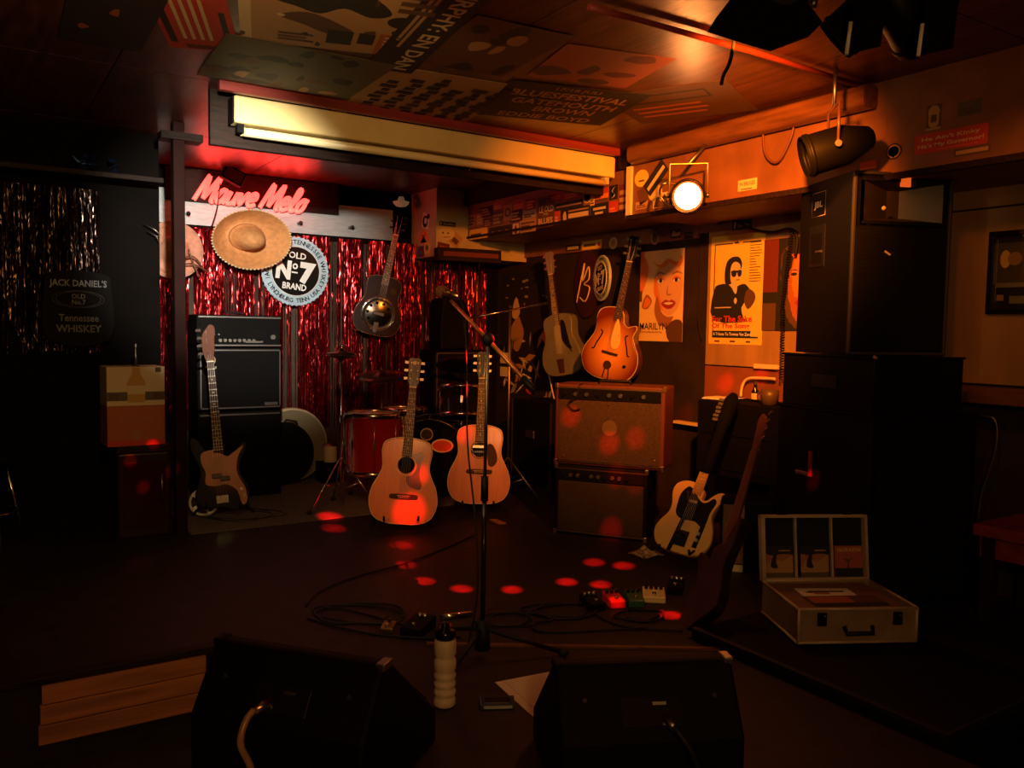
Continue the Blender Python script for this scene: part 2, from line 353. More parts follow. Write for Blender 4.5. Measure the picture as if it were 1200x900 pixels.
def printed(name, w, h, base, shapes, parent=None, thick=0.002, texts=(), bevel=0):
    """flat print: paper slab plus coloured shapes; shapes = (ink, outline in 0..1 sheet coordinates)"""
    names = []; mb = MB()
    def idx(n):
        if n not in names: names.append(n)
        return names.index(n)
    mb.m = idx(base); mb.bb((-w/2, -thick, -h/2), (w/2, 0, h/2))
    y = -thick
    for n, pts in shapes:
        y -= 0.00008; mb.m = idx(n)
        mb.prism([((min(1, max(0, a))-0.5)*w, (min(1, max(0, b))-0.5)*h) for a, b in pts], y, y+0.0003)
    for tx in texts:
        body, n, cx, cz, tw, th = tx[:6]; k = tx[6] if len(tx) > 6 else {}
        y -= 0.00012; mb.m = idx(n)
        text_geo(mb, body, tw*w if tw else None, th*h if th else None, ((cx-0.5)*w, (cz-0.5)*h), y, thick=0, **k)
    return mb.build(name, [INK[n] for n in names], parent)
def rect(x0, y0, x1, y1): return [(x0, y0), (x1, y0), (x1, y1), (x0, y1)]
def smear(n, seed, cols, lo=0.05, hi=0.25):
    r = random.Random(seed); out = []
    for k in range(n):
        cx, cz = r.random(), r.random(); s1, s2 = r.uniform(lo, hi), r.uniform(lo, hi)
        pts = [(cx+s1*r.uniform(0.5, 1)*math.cos(a), cz+s2*r.uniform(0.5, 1)*math.sin(a)) for a in [2*math.pi*i/7 for i in range(7)]]
        out.append((r.choice(cols), [(min(1, max(0, u)), min(1, max(0, v))) for u, v in catmull(pts, 2)]))
    return out
def lines(n, x0, x1, z0, z1, inkn, seed=1, gap=0.4, jag=0.25):
    r = random.Random(seed); out = []; st = (z1-z0)/n
    for i in range(n):
        zz = z1-(i+1)*st; out.append((inkn, rect(x0, zz+st*gap, x1-(x1-x0)*jag*r.random(), zz+st)))
    return out

def ceil_poster(name, label, px, w_scale, base, shapes, texts=(), lift=0.0):
    """px: image corners of the sheet in reading order (top left, top right, bottom right, bottom left), all on the ceiling"""
    c = [onz(x, y, CEI-0.004) for x, y in px]; cen = sum(c, Vector())/4
    u = ((c[1]-c[0])+(c[2]-c[3]))/2; v = ((c[0]-c[3])+(c[1]-c[2]))/2
    w_, h_ = u.length, v.length; ang = math.atan2(u.y, u.x)
    o = printed(name, w_, h_, base, shapes, None, 0.0015, texts)
    o.matrix_world = Matrix.Translation((cen.x, cen.y, CEI-lift)) @ Matrix.Rotation(ang, 4, 'Z') @ FACE_DOWN.to_4x4()
    return tag(o, label, 'poster', 'posters glued to the ceiling')
ceil_poster('ceiling_poster', 'black concert sheet with large cream sideways lettering on the ceiling', ((632, -60), (468, 96), (440, 68), (555, -62)), 1, 'black',
    lines(2, 0.05, 0.8, 0.08, 0.3, 'tan', 3), [('TT MURPHY: EN DAN', 'cream', 0.5, 0.66, 0.94, 0.34, dict(bold=0.02))], 0.003)
ceil_poster('ceiling_poster', 'tan illustrated poster with dark hatted figure on the ceiling', ((300, -40), (520, -22), (500, 74), (262, 40)), 1, 'tan',
    [('cream', rect(0.0, 0.0, 0.06, 1)), ('black', catmull([(0.18, 0.62), (0.3, 0.74), (0.45, 0.70), (0.62, 0.78), (0.76, 0.6), (0.66, 0.52), (0.52, 0.60), (0.4, 0.50), (0.28, 0.56)], 4)),
     ('brown', catmull([(0.2, 0.42), (0.34, 0.5), (0.5, 0.4), (0.6, 0.28), (0.46, 0.24), (0.33, 0.33)], 4)), ('black', blob(0.84, 0.50, 0.09, 0.08)), ('black', rect(0.46, 0.1, 0.6, 0.3)), ('black', rect(0.63, 0.14, 0.72, 0.3)),
     ('rust', rect(0.74, 0.0, 1, 0.32))]+lines(5, 0.77, 0.98, 0.03, 0.28, 'cream', 5, 0.6)+lines(4, 0.78, 0.98, 0.6, 0.95, 'brown', 6)+lines(3, 0.2, 0.4, 0.06, 0.2, 'brown', 8)+smear(14, 31, ['black', 'brown', 'cream'], 0.012, 0.05), (), 0.002)
ceil_poster('ceiling_poster', 'red poster with sideways dark lettering on the ceiling', ((196, -10), (292, -6), (258, 62), (172, 50)), 1, 'rust',
    [('red', rect(0, 0, 1, 1)), ('black', rect(0.06, 0.12, 0.16, 0.8)), ('black', rect(0.84, 0.2, 0.92, 0.7)), ('darkred', rect(0.25, 0.02, 0.75, 0.1))]+[('cream', rect(0.26+0.12*i, 0.2, 0.31+0.12*i, 0.86)) for i in range(4)], (), 0.001)
ceil_poster('ceiling_poster', 'murky olive camouflage-like poster beside the red trim', ((258, 38), (452, 74), (420, 118), (236, 88)), 1, 'olive',
    smear(26, 4, ['brown', 'tan', 'black', 'olive', 'black', 'brown'], 0.03, 0.12), (), 0.0035)
ceil_poster('ceiling_poster', 'tan sheet of dark column lettering beside the red trim', ((452, 78), (600, 98), (558, 148), (400, 124)), 1, 'tan',
    [('black', rect(0.09+0.15*i+0.02*((j*7+i) % 3), 0.08+0.085*j, 0.205+0.15*i-0.02*((j*5+i) % 2), 0.148+0.085*j)) for i in range(6) for j in range(8+(i % 3))], [], 0.002)
ceil_poster('ceiling_poster', 'dark festival sheet with rows of cream capitals on the ceiling', ((600, 96), (748, 108), (718, 150), (558, 132)), 1, 'black', [],
    [('17/18 JULI', 'tan', 0.5, 0.9, 0.32, 0.09), ('BLUESFESTIVAL', 'tan', 0.5, 0.74, 0.86, 0.15, dict(bold=0.02)), ('GATEMOUTH', 'tan', 0.52, 0.53, 0.78, 0.15, dict(bold=0.02)),
     ('BROWN', 'tan', 0.58, 0.34, 0.46, 0.15, dict(bold=0.02)), ('EDDIE BOYD', 'tan', 0.5, 0.12, 0.72, 0.13, dict(bold=0.02))], 0.003)
ceil_poster('ceiling_poster', 'rust brown sheet with faint dark lines beside the festival sheet', ((640, 48), (770, 70), (752, 104), (640, 92)), 1, 'rust', smear(5, 9, ['brown', 'darkred'], 0.1, 0.25), (), 0.001)
ceil_poster('ceiling_poster', 'dark photo sheet with blurred figures beside the black concert sheet', ((560, 18), (660, 40), (600, 92), (486, 72)), 1, 'brown', smear(8, 12, ['black', 'olive', 'tan', 'black'], 0.06, 0.2), (), 0.0025)
ceil_poster('ceiling_poster', 'near black sheet with orange flecks beside the red poster', ((80, -20), (196, -12), (168, 68), (70, 40)), 1, 'black', smear(4, 15, ['rust', 'brown'], 0.03, 0.09), (), 0.0015)
ceil_poster('ceiling_poster', 'brown sheet with a framed title strip beside the conduit', ((742, 108), (860, 96), (880, 128), (716, 150)), 1, 'brown', [('black', rect(0.1, 0.62, 0.8, 0.86)), ('brown', rect(0.12, 0.66, 0.78, 0.82))]+lines(3, 0.1, 0.7, 0.1, 0.5, 'rust', 4, 0.7), (), 0.001)

# ------------------------------------------------------------------ neon sign
n0, n1 = ony(211, 198, 6.30), ony(397, 250, 6.30)
t = thing('neon_sign', 'glowing red script neon sign on a dark board above the grey strip', 'neon sign', ((1.17+n1.x)/2, 6.325, (n0.z+n1.z)/2+0.0))
bw, bh = n1.x-1.17, 0.235
MB().bb((-bw/2, -0.03, -bh/2), (bw/2, 0.005, bh/2)).build('board', 'darkwood', t, 0.004)
MB().disc((bw*0.40, -0.04), 0.03, -0.034, -0.03).build('badge', 'darkwood', t)
STRK = {
 'M': (0.95, [[(0, 0), (0.12, 0.9), (0.2, 1.0), (0.36, 0.2), (0.42, 0.2), (0.68, 1.0), (0.74, 0.9), (0.80, 0.06), (0.92, 0.02)]]),
 'a': (0.55, [[(0.42, 0.5), (0.2, 0.55), (0.05, 0.25), (0.18, 0.0), (0.38, 0.15), (0.44, 0.5), (0.42, 0.08), (0.54, 0.02)]]),
 'u': (0.55, [[(0.05, 0.52), (0.06, 0.12), (0.2, 0.0), (0.38, 0.12), (0.42, 0.52), (0.42, 0.08), (0.54, 0.02)]]),
 'v': (0.5, [[(0.02, 0.52), (0.18, 0.02), (0.36, 0.5), (0.48, 0.46)]]),
 'e': (0.5, [[(0.04, 0.24), (0.36, 0.32), (0.32, 0.55), (0.12, 0.5), (0.04, 0.2), (0.2, 0.0), (0.46, 0.1)]]),
 'l': (0.36, [[(0.04, 0.1), (0.26, 0.75), (0.2, 1.0), (0.1, 0.85), (0.1, 0.15), (0.2, 0.0), (0.34, 0.08)]]),
 'o': (0.55, [[(0.25, 0.55), (0.06, 0.3), (0.14, 0.02), (0.36, 0.08), (0.42, 0.4), (0.25, 0.55), (0.52, 0.5)]]),
 ' ': (0.28, [])}
msg = 'Mauve Melo'; tot = sum(STRK[c][0] for c in msg); x = 0
NW, NH = 0.80, 0.17
for ch in msg:
    for st in STRK[ch][1]:
        pts = catmull([((x+u)/tot, v) for u, v in st], 5, closed=False)
        path = [(-bw*0.47+0.19+u*NW+0.085*(v-0.5), -0.058-0.004*math.sin(9*u), -0.052+(v-0.4)*NH-0.02*u+0.012) for u, v in pts]
        MB().tube(path, 0.0155, 8).build('neon_tube', NEON, t)
        for e in (path[0], path[-1]): MB().cyl(e, (e[0], -0.03, e[2]), 0.005, n=6).build('standoff', 'black', t)
    x += STRK[ch][0]
for u in (0.05, 0.2, 0.35, 0.5, 0.65, 0.8, 0.95): point('neon_glow', (t.location.x-bw*0.47+0.19+u*NW, 6.17, t.location.z-0.03), 1.1, (1.0, 0.03, 0.022), 0.09)
# small box hanging on its cable in front of the sign
p = ony(273, 206, 6.15)
t = thing('hanging_box', 'small tilted dark speaker box hanging on a cord before the neon sign', 'speaker', p, Ry(24))
MB().box((0, 0, 0), (0.155, 0.07, 0.105)).build('case', 'black', t, 0.006)
MB().box((0, -0.036, 0), (0.125, 0.004, 0.078)).build('grille', mat('brown_grille', (0.16, 0.10, 0.06), 0.7, var=0.5, scale=80), t)
MB().tube([Ry(-24) @ v for v in (Vector((0.0, 0.0, 0.04)), Vector((0.02, 0.02, CEI-p.z)))], 0.003, 6).build('cord', 'rubber', t)
cp = [(258, 215), (255, 240), (251, 256), (246, 268), (240, 271)]
MB().tube([Ry(-24) @ (ony(x_, y_, 6.15)-p) for x_, y_ in catmull(cp, 4, False)], 0.004, 6).build('cable', 'rubber', t)
# pegs on the grey strip
for x_, y_ in ((219, 251), (350, 262), (410, 267)):
    q = ony(x_, y_, 6.32); o = MB().cyl((0, 0.01, 0), (0, -0.05, 0), 0.012, n=10).ball((0, -0.052, 0), 0.016, 10).build('wall_peg', 'blackgloss'); o.location = q
    tag(o, 'small black peg on the grey strip above the curtain', 'peg', 'pegs on the grey strip')

# ------------------------------------------------------------------ tinsel curtains (strips nobody could count)
def tinsel(name, x0, x1, z0, z1, yc, n, material, label, seed, clump=True, depth=0.035):
    r = random.Random(seed); mb = MB(); vs_, fs = [], []
    for i in range(n):
        x_ = r.uniform(x0, x1)
        if clump:
            g = math.sin(x_*23+1.3*math.sin(x_*7))
            if g < -0.15 and r.random() < 0.88: continue
        wd = r.uniform(0.0018, 0.0042); ph = r.uniform(0, 6.28); tw = r.uniform(1, 7)*r.choice((-1, 1)); yy = yc+r.uniform(-depth, depth); seg = 56
        zb = z0+r.uniform(-0.03, 0.05); o = len(vs_); k1 = r.uniform(5, 11); k2 = r.uniform(0, 6)
        for s in range(seg+1):
            z = z1+(zb-z1)*s/seg; a = ph+tw*s/seg+r.uniform(-0.32, 0.32); dx = 0.0015*math.sin(k1*s/seg+k2)
            ca, sa = math.cos(a)*wd, math.sin(a)*wd
            vs_ += [(x_+dx-ca, yy-sa, z), (x_+dx+ca, yy+sa, z)]
        fs += [(o+2*s, o+2*s+1, o+2*s+3, o+2*s+2) for s in range(seg)]
    mb.add(vs_, fs); o = mb.build(name, material); return tag(o, label, 'curtain', kind='stuff')
TIN = mat('red_tinsel_foil', (0.34, 0.018, 0.022), 0.2, 0.9, var=0.6, scale=60)
TINB = mat('dark_tinsel_foil', (0.07, 0.05, 0.045), 0.2, 0.9)
zt = ony(300, 272, 6.3).z
struct(MB().bb((1.05, 6.31, zt-0.02), (2.95, 6.335, g1.z+0.02)).build('trim_11', 'blackmatte'), 'black curtain rail below the grey strip')
tinsel('tinsel_curtain', 1.06, 3.12, 0.74, zt, 6.30, 2300, TIN, 'shimmering red tinsel curtain hanging on the back wall', 3)
tinsel('tinsel_curtain', 3.12, 3.80, 0.74, 2.06, 6.30, 600, TIN, 'shimmering red tinsel curtain below the boxed corner', 4)
tinsel('tinsel_curtain', -0.05, 0.64, 1.35, 2.26, 5.36, 300, TINB, 'dark glinting tinsel curtain on the left partition', 5, False, 0.02)
# the cloth folds behind the strips
mb = MB(); fold = []
for i in range(280):
    x_ = 1.03+i*0.01; fold.append((x_, 6.36+0.012*math.sin(x_*31)+0.010*math.sin(x_*13.7)))
mb.add([(x_, y_, z) for x_, y_ in fold for z in (0.31, zt+0.01)], [(2*i, 2*i+2, 2*i+3, 2*i+1) for i in range(len(fold)-1)], True)
tag(mb.build('backing_curtain', mat('brown_curtain_cloth', (0.055, 0.036, 0.024), 0.85, var=0.3, scale=8)), 'dull brown pleated curtain behind the red tinsel', 'curtain')

# ------------------------------------------------------------------ sombrero and second hat
STRAW = mat('tan_straw', (0.62, 0.28, 0.10), 0.75, var=0.18, scale=30, bump=0.5, bscale=120)
def sombrero(name, label, c, rad, rot, crown_r, crown_h, m, trimm):
    t = thing(name, label, 'hat', c, rot)
    T = Rx(90).to_4x4()                                             # hat axis +z -> -y (towards the room)
    prof = [(0.0001, crown_h), (crown_r*0.35, crown_h*0.97), (crown_r*0.62, crown_h*0.80), (crown_r*0.85, crown_h*0.45), (crown_r, 0.0), (crown_r*1.15, -0.008), (rad*0.62, 0.012), (rad*0.82, 0.05), (rad*0.97, 0.125), (rad, 0.13),
            (rad*0.99, 0.118), (rad*0.82, 0.04), (rad*0.62, 0.0), (crown_r*1.0, -0.02)]
    MB().lathe(prof, 48, T).build('straw_body', m, t)
    MB().tube([T @ Vector((crown_r*1.0*math.cos(a), crown_r*1.0*math.sin(a), 0.012)) for a in [2*math.pi*k/32 for k in range(32)]], 0.005, 6, True).build('hat_band', mat('straw_cord', (0.36, 0.15, 0.05), 0.8), t)
    mb = MB()
    for k in range(64):
        a = 2*math.pi*k/64; mb.ball(T @ Vector((rad*1.0*math.cos(a), rad*1.0*math.sin(a), 0.126)), 0.0085, 6)
    mb.build('bead_trim', trimm, t)
    return t
c = ony(284, 279, 6.25)
sombrero('sombrero', 'wide tan straw sombrero with beaded rim on the tinsel curtain', c+Vector((0, -0.10, 0)), 0.265, Rx(14) @ Rz(6) @ Matrix.Diagonal((1.09, 1, 0.80)).to_3x3(), 0.118, 0.20, STRAW, 'ivory')
c = ony(203, 293, 6.2)
t = thing('straw_hat', 'pinkish straw hat with dark chin cords half behind the post', 'hat', c, Ry(12))
PK = mat('pink_straw', (0.66, 0.30, 0.2), 0.75, var=0.2, scale=30)
MB().lathe([(0.0001, 0.10), (0.05, 0.095), (0.09, 0.06), (0.1, 0.0), (0.16, -0.01), (0.2, 0.012), (0.2, 0.002), (0.1, -0.02)], 32, Rx(90).to_4x4()).build('straw_body', PK, t)
for pts in ([(0.05, -0.06), (0.12, -0.02), (0.2, -0.08)], [(0.05, -0.1), (0.13, -0.07), (0.24, -0.1)], [(0.08, 0.02), (0.14, -0.08), (0.19, -0.15)]):
    MB().tube([(u, -0.09, v) for u, v in catmull(pts, 4, False)], 0.006, 6).build('chin_cord', 'mahog', t)

# ------------------------------------------------------------------ round whiskey signs
BLUEW = mat('pale_blue_enamel', (0.5, 0.68, 0.82), 0.35, 0.2, var=0.12, scale=10)
def round_sign(name, label, c, r, rot, full=True):
    t = thing(name, label, 'sign', c, rot)
    MB().disc((0, 0), r, -0.012, 0.008, 56).build('disc', BLUEW, t, 0.004)
    mb = MB()
    for k in range(44):
        a = 2*math.pi*k/44; mb.ball((r*0.985*math.cos(a), -0.006, r*0.985*math.sin(a)), 0.0125*r/0.27, 6)
    mb.build('crimped_rim', BLUEW, t)
    MB().disc((0, 0), r*0.72, -0.017, -0.010, 48).build('centre_disc', 'blackgloss', t)
    MB().tube([(r*0.72*math.cos(a), -0.016, r*0.72*math.sin(a)) for a in [2*math.pi*k/48 for k in range(48)]], 0.003, 6, True).build('ring', 'white', t)
    mb = MB()
    text_geo(mb, 'OLD', r*0.52, r*0.19, (0, r*0.46), -0.018, 0.02); text_geo(mb, 'BRAND', r*0.72, r*0.19, (0, -r*0.45), -0.018, 0.03)
    text_geo(mb, 'N', r*0.44, r*0.56, (-r*0.37, 0), -0.018, 0.06); text_geo(mb, 'o', r*0.17, r*0.18, (-r*0.04, r*0.14), -0.018, 0.03); text_geo(mb, '7', r*0.48, r*0.64, (r*0.35, -r*0.02), -0.018, 0.07)
    mb.bb((-r*0.13, -0.019, -r*0.06), (r*0.05, -0.0185, -r*0.02))
    mb.build('white_lettering', 'white', t)
    mb = MB()
    for s_, a0, a1, up in (("JACK DANIEL'S TENNESSEE WHISKEY", 202, -22, 1), ('LYNCHBURG TENN USA', 214, 326, -1)):
        for i, ch in enumerate(s_):
            if ch == ' ': continue
            a = R_(a0+(a1-a0)*i/(len(s_)-1)); rr = r*0.855
            tilt = math.degrees(a)-90 if up > 0 else math.degrees(a)+90
            text_geo(mb, ch, None, r*(0.13 if ch not in ".,'" else 0.04), (rr*math.cos(a), rr*math.sin(a)), -0.0125, 0.02, rot=tilt)
    mb.build('rim_lettering', 'black', t)['kind'] = 'stuff'
    return t
c = ony(346, 318, 6.245)
round_sign('round_sign', 'round blue and black whiskey sign below the sombrero', c, 0.258, Ry(6), True)
c = onx(706, 326, 3.93)
round_sign('round_sign', 'round blue and black whiskey sign behind the sunburst archtop guitar', c, 0.165, Rz(-108) @ Ry(-8), False)
# dark script sign beside it
c = onx(688, 333, 3.985)
t = thing('script_sign', 'dark oval sign with pale script between the hanging guitars', 'sign', c, FACE_RIGHT)
MB().prism(blob(0, 0, 0.15, 0.26, 32), -0.01, 0.01).build('oval_board', mat('dark_oval', (0.03, 0.006, 0.006), 0.5), t, 0.003)
MB().tube([(u, -0.014, v) for u, v in catmull([(-0.11, -0.14), (-0.02, 0.16), (-0.04, 0.02), (0.03, 0.13), (0.04, 0.04), (-0.02, 0.0), (0.05, -0.03), (0.0, -0.13), (-0.07, -0.1)], 5, False)], 0.005, 6).build('script', 'ivory', t)

# ------------------------------------------------------------------ left partition: shelf, whiskey mirror, coolers
s0 = ony(5, 232, 5.3)
o = MB().bb((-0.7, 5.14, 2.305), (0.95, 5.40, 2.335)).build('wall_shelf', 'darkwood', None, 0.004); tag(o, 'dark plank shelf high on the left partition', 'shelf')
c = ony(96, 216, 5.25); mb = MB(); r = random.Random(2)
for k in range(46):
    a = Vector((r.gauss(0, 0.10), r.gauss(0, 0.03), r.uniform(0.0, 0.085))); b2 = a+Vector((r.uniform(-0.05, 0.05), r.uniform(-0.03, 0.03), r.uniform(-0.03, 0.03)))
    c2 = a+Vector((r.uniform(-0.03, 0.03), r.uniform(-0.03, 0.03), r.uniform(-0.04, 0.04)))
    for q in (a, b2, c2): q.z = max(0.002, min(0.1, q.z))
    mb.add([a, b2, c2], [(0, 1, 2)])
o = mb.build('foil_garland', mat('blue_foil', (0.06, 0.14, 0.42), 0.2, 0.9)); o.location = (c.x, 5.25, 2.335); tag(o, 'crumpled blue foil garland lying on the high shelf', 'garland')
c = ony(92, 357, 5.30)
t = thing('whiskey_mirror', 'black whiskey sign with pale lettering before the dark tinsel', 'sign', c)
mb = MB(); mb.prism(catmull([(-0.16, -0.2), (0.16, -0.2), (0.17, 0.1), (0.15, 0.17), (0.05, 0.19), (-0.05, 0.19), (-0.15, 0.17), (-0.17, 0.1)], 3), -0.012, 0.012); mb.build('plate', 'black', t, 0.003)
PALE = mat('pale_print', (0.06, 0.055, 0.045), 0.4)
mb = MB(); text_geo(mb, "JACK DANIEL'S", 0.29, 0.05, (0, 0.115), -0.013, 0.02); text_geo(mb, 'OLD\nNo.7', 0.07, 0.06, (0, 0.03), -0.013, 0.01); text_geo(mb, 'Tennessee', 0.2, 0.04, (0, -0.075), -0.013, 0.01); text_geo(mb, 'WHISKEY', 0.23, 0.042, (0, -0.135), -0.013, 0.02)
for rr in (1.0, 0.88): mb.tube([(0.13*rr*math.cos(a), -0.013, 0.03+0.048*rr*math.sin(a)) for a in [2*math.pi*k/32 for k in range(32)]], 0.0015, 4, True)
mb.build('lettering', PALE, t)
# beverage cooler with beer cartons
q0, q1 = ony(137, 524, 5.0), ony(206, 630, 5.0)
t = thing('drinks_cooler', 'dark red drinks cooler box beside the stage post', 'cooler', ((q0.x+0.945)/2, 5.16, ST))
cw = 0.945-q0.x; chh = q0.z-ST
MB().bb((-cw/2, -0.16, 0), (cw/2, 0.2, chh-0.04)).build('body', mat('dark_red_enamel', (0.02, 0.004, 0.004), 0.3, coat=0.3), t, 0.012)
MB().bb((-cw/2-0.004, -0.165, chh-0.04), (cw/2+0.004, 0.2, chh)).build('lid', 'darkwood', t, 0.006)
MB().bb((-cw/2+0.03, -0.168, 0.06), (cw/2-0.03, -0.16, chh-0.09)).build('door', mat('red_glass_door', (0.03, 0.003, 0.003), 0.15), t, 0.004)
MB().cyl((cw/2-0.05, -0.18, 0.2), (cw/2-0.05, -0.18, 0.36), 0.006, n=8).build('handle', 'dullmetal', t)
def carton(name, label, z0, h, m, parts_fn):
    t = thing(name, label, 'box', ((q0.x+0.86)/2+0.005, 5.12, z0), Rz(2))
    MB().bb((-0.15, -0.1, 0), (0.15, 0.12, h)).build('carton', m, t, 0.003); parts_fn(t, h); return t
def beer_red(t, h):
    mb = MB(); text_geo(mb, 'CORONA', 0.17, 0.04, (0, h*0.68), -0.101, 0.02); mb.disc((0, h*0.25), 0.03, -0.102, -0.1); mb.build('print', INK['shade'], t)['kind'] = 'stuff'
    MB().bb((-0.15, -0.1015, 0), (0.15, -0.1, 0.03)).build('red_band', INK['red'], t)
zA = q0.z; hA = ony(160, 476, 5.0).z-zA; hB = ony(160, 430, 5.0).z-zA-hA
carton('beer_carton', 'rust coloured beer carton lying on the drinks cooler', zA, hA-0.001, INK['rust'], beer_red)
def beer_tan(t, h):
    MB().bb((-0.15, -0.101, 0.03), (0.15, -0.1, h*0.36)).build('dark_band', INK['olive'], t)
    mb = MB(); mb.prism([(-0.045, 0.02), (0.045, 0.02), (0.047, h*0.6), (0.022, h*0.82), (0.02, h*0.985), (-0.02, h*0.985), (-0.022, h*0.82), (-0.047, h*0.6)], -0.1025, -0.1); mb.build('bottle_print', mat('ink_beer', (0.5, 0.28, 0.06), 0.5), t)
    MB().bb((-0.046, -0.1035, h*0.3), (0.046, -0.1, h*0.52)).build('label_print', INK['cream'], t)
    mb = MB(); mb.bb((-0.14, -0.102, 0.04), (-0.09, -0.1, 0.07)); mb.bb((0.09, -0.102, 0.04), (0.14, -0.1, 0.07)); mb.bb((0.1, -0.102, h*0.86), (0.13, -0.1, h*0.98)); mb.build('small_print', INK['brown'], t)
carton('beer_carton', 'tan beer carton with a bottle picture on top of the rust carton', zA+hA, hB, INK['cream'], beer_tan)
# small glass things on the partition
t = thing('wall_bracket', 'small bent steel bracket on the partition beside the post', 'bracket', ony(176, 275, 5.36))
MB().tube([(-0.04, 0.0, 0.06), (0.02, -0.03, 0.03), (0.05, -0.03, 0.0), (0.02, -0.02, -0.02)], 0.004, 6).tube([(-0.02, 0.0, 0.02), (0.03, -0.03, -0.01), (0.04, -0.03, -0.04)], 0.004, 6).build('bent_rod', 'dullmetal', t)
t = thing('tap_handle', 'slim steel tap handle standing on the tan carton', 'tap', ((q0.x+0.86)/2+0.02, 5.1, zA+hA+hB))
MB().lathe([(0.02, 0), (0.02, 0.006), (0.006, 0.012), (0.005, 0.1), (0.009, 0.12), (0.0001, 0.13)], 12).build('handle', 'dullmetal', t)
# chrome stool legs at the far left edge
b0 = onz(14, 640, ST)
t = thing('chrome_stool', 'chrome legged stool standing by the left partition', 'stool', (b0.x-0.12, b0.y, ST))
for a in (20, 110, 200, 290): MB().cyl((0.2*math.cos(R_(a)), 0.2*math.sin(R_(a)), 0), (0.1*math.cos(R_(a)), 0.1*math.sin(R_(a)), 0.46), 0.009, n=8).build('leg', 'chrome', t)
MB().lathe([(0.0001, 0.46), (0.15, 0.46), (0.16, 0.48), (0.155, 0.515), (0.0001, 0.525)], 24).build('seat', 'black', t)
MB().tube([(0.155*math.cos(a), 0.155*math.sin(a), 0.2) for a in [2*math.pi*k/24 for k in range(24)]], 0.006, 6, True).build('foot_ring', 'chrome', t)

# ------------------------------------------------------------------ bass amplifier stack
AX0, AX1, AY = 1.275, 1.845, 5.83
zh0, zh1, zc, zb = ony(280, 369, AY).z, ony(280, 403, AY).z, ony(280, 407, AY).z, ony(280, 481, AY).z
aw = AX1-AX0; acx = (AX0+AX1)/2; AD = 0.27
t = thing('bass_cabinet', 'tall black bass speaker cabinet at the bottom of the amplifier stack', 'speaker cabinet', (acx, AY, ST+0.006))
h = zb-ST-0.012
MB().bb((-aw/2, 0, 0), (aw/2, AD, h)).build('cabinet', 'black', t, 0.01)
MB().bb((-aw/2+0.02, -0.006, 0.02), (aw/2-0.02, 0.004, h-0.03)).build('grille', 'grille', t, 0.002)
MB().bb((-aw/2+0.015, -0.009, h-0.026), (aw/2-0.012, -0.001, h-0.016)).build('trim_strip', 'silver', t)
for s in (-1, 1): MB().box((s*aw/2*0.98, AD/2, h*0.62), (0.012, 0.1, 0.05)).build('side_handle', 'dullmetal', t, 0.004)
t = thing('bass_cabinet', 'silver framed black bass speaker cabinet under the amplifier head', 'speaker cabinet', (acx, AY, zb+0.002))
h = zc-zb-0.004
MB().bb((-aw/2, 0, 0), (aw/2, AD, h)).build('cabinet', 'black', t, 0.01)
MB().bb((-aw/2+0.025, -0.006, 0.02), (aw/2-0.012, 0.004, h-0.02)).build('grille', 'grille', t, 0.002)
for (x0, x1, z0, z1) in ((-aw/2+0.018, aw/2-0.008, h-0.022, h-0.014), (-aw/2+0.018, aw/2-0.008, 0.014, 0.022), (-aw/2+0.018, -aw/2+0.026, 0.014, h-0.014), (aw/2-0.016, aw/2-0.008, 0.014, h-0.014)):
    MB().bb((x0, -0.010, z0), (x1, -0.002, z1)).build('piping', 'silver', t)
MB().bb((aw/2-0.12, -0.011, 0.03), (aw/2-0.03, -0.005, 0.05)).build('name_plate', 'dullmetal', t)
mb = MB(); mb.T = Matrix.Translation((-aw/2+0.085, 0, h-0.085))
mb.tube([(0.03*math.cos(a), -0.009, 0.03*math.sin(a)) for a in [2*math.pi*k/28 for k in range(28)]], 0.0035, 6, True); text_geo(mb, 'a', None, 0.03, (0, 0), -0.009, 0.02); text_geo(mb, 'Ampeg', 0.08, 0.02, (0, -0.048), -0.009, 0.01)
mb.build('logo', 'creamdull', t)
t = thing('amplifier_head', 'black bass amplifier head with knobs on top of the stack', 'amplifier', (acx, AY, zc+0.002))
h = zh0-zc-0.004; AD = 0.27
mb = MB(); mb.bb((-aw/2, 0.01, 0), (aw/2, AD, h)); mb.build('case', 'black', t, 0.01)
MB().bb((-aw/2+0.02, -0.002, 0.02), (aw/2-0.01, 0.014, h-0.024)).build('faceplate', 'blackgloss', t, 0.002)
MB().bb((-aw/2+0.01, -0.008, h-0.022), (aw/2-0.003, 0.014, h-0.008)).build('top_rail', 'silver', t, 0.003)
MB().bb((-aw/2+0.01, -0.008, 0.004), (aw/2-0.003, 0.014, 0.018)).build('bottom_rail', 'silver', t, 0.003)
for k in range(8): MB().cyl((-aw/2+0.15+0.032*k, -0.016, 0.045), (-aw/2+0.15+0.032*k, 0, 0.045), 0.011, n=12).build('knob', 'dullmetal', t)
for k in range(4): MB().cyl((-aw/2+0.05+0.03*k, -0.012, 0.085), (-aw/2+0.05+0.03*k, 0, 0.085), 0.006, n=10).build('switch', 'silver', t)
MB().cyl((-aw/2+0.05, -0.01, 0.05), (-aw/2+0.05, 0, 0.05), 0.02, n=16).build('input_jack', 'dullmetal', t)
MB().bb((aw/2-0.24, -0.006, 0.06), (aw/2-0.11, 0, 0.12)).build('display_panel', 'black', t); MB().bb((aw/2-0.25, -0.007, 0.03), (aw/2-0.13, 0, 0.042)).build('slider_row', 'dullmetal', t)
MB().cyl((aw/2-0.06, -0.012, 0.07), (aw/2-0.06, 0, 0.07), 0.017, n=16).build('knob', 'dullmetal', t)
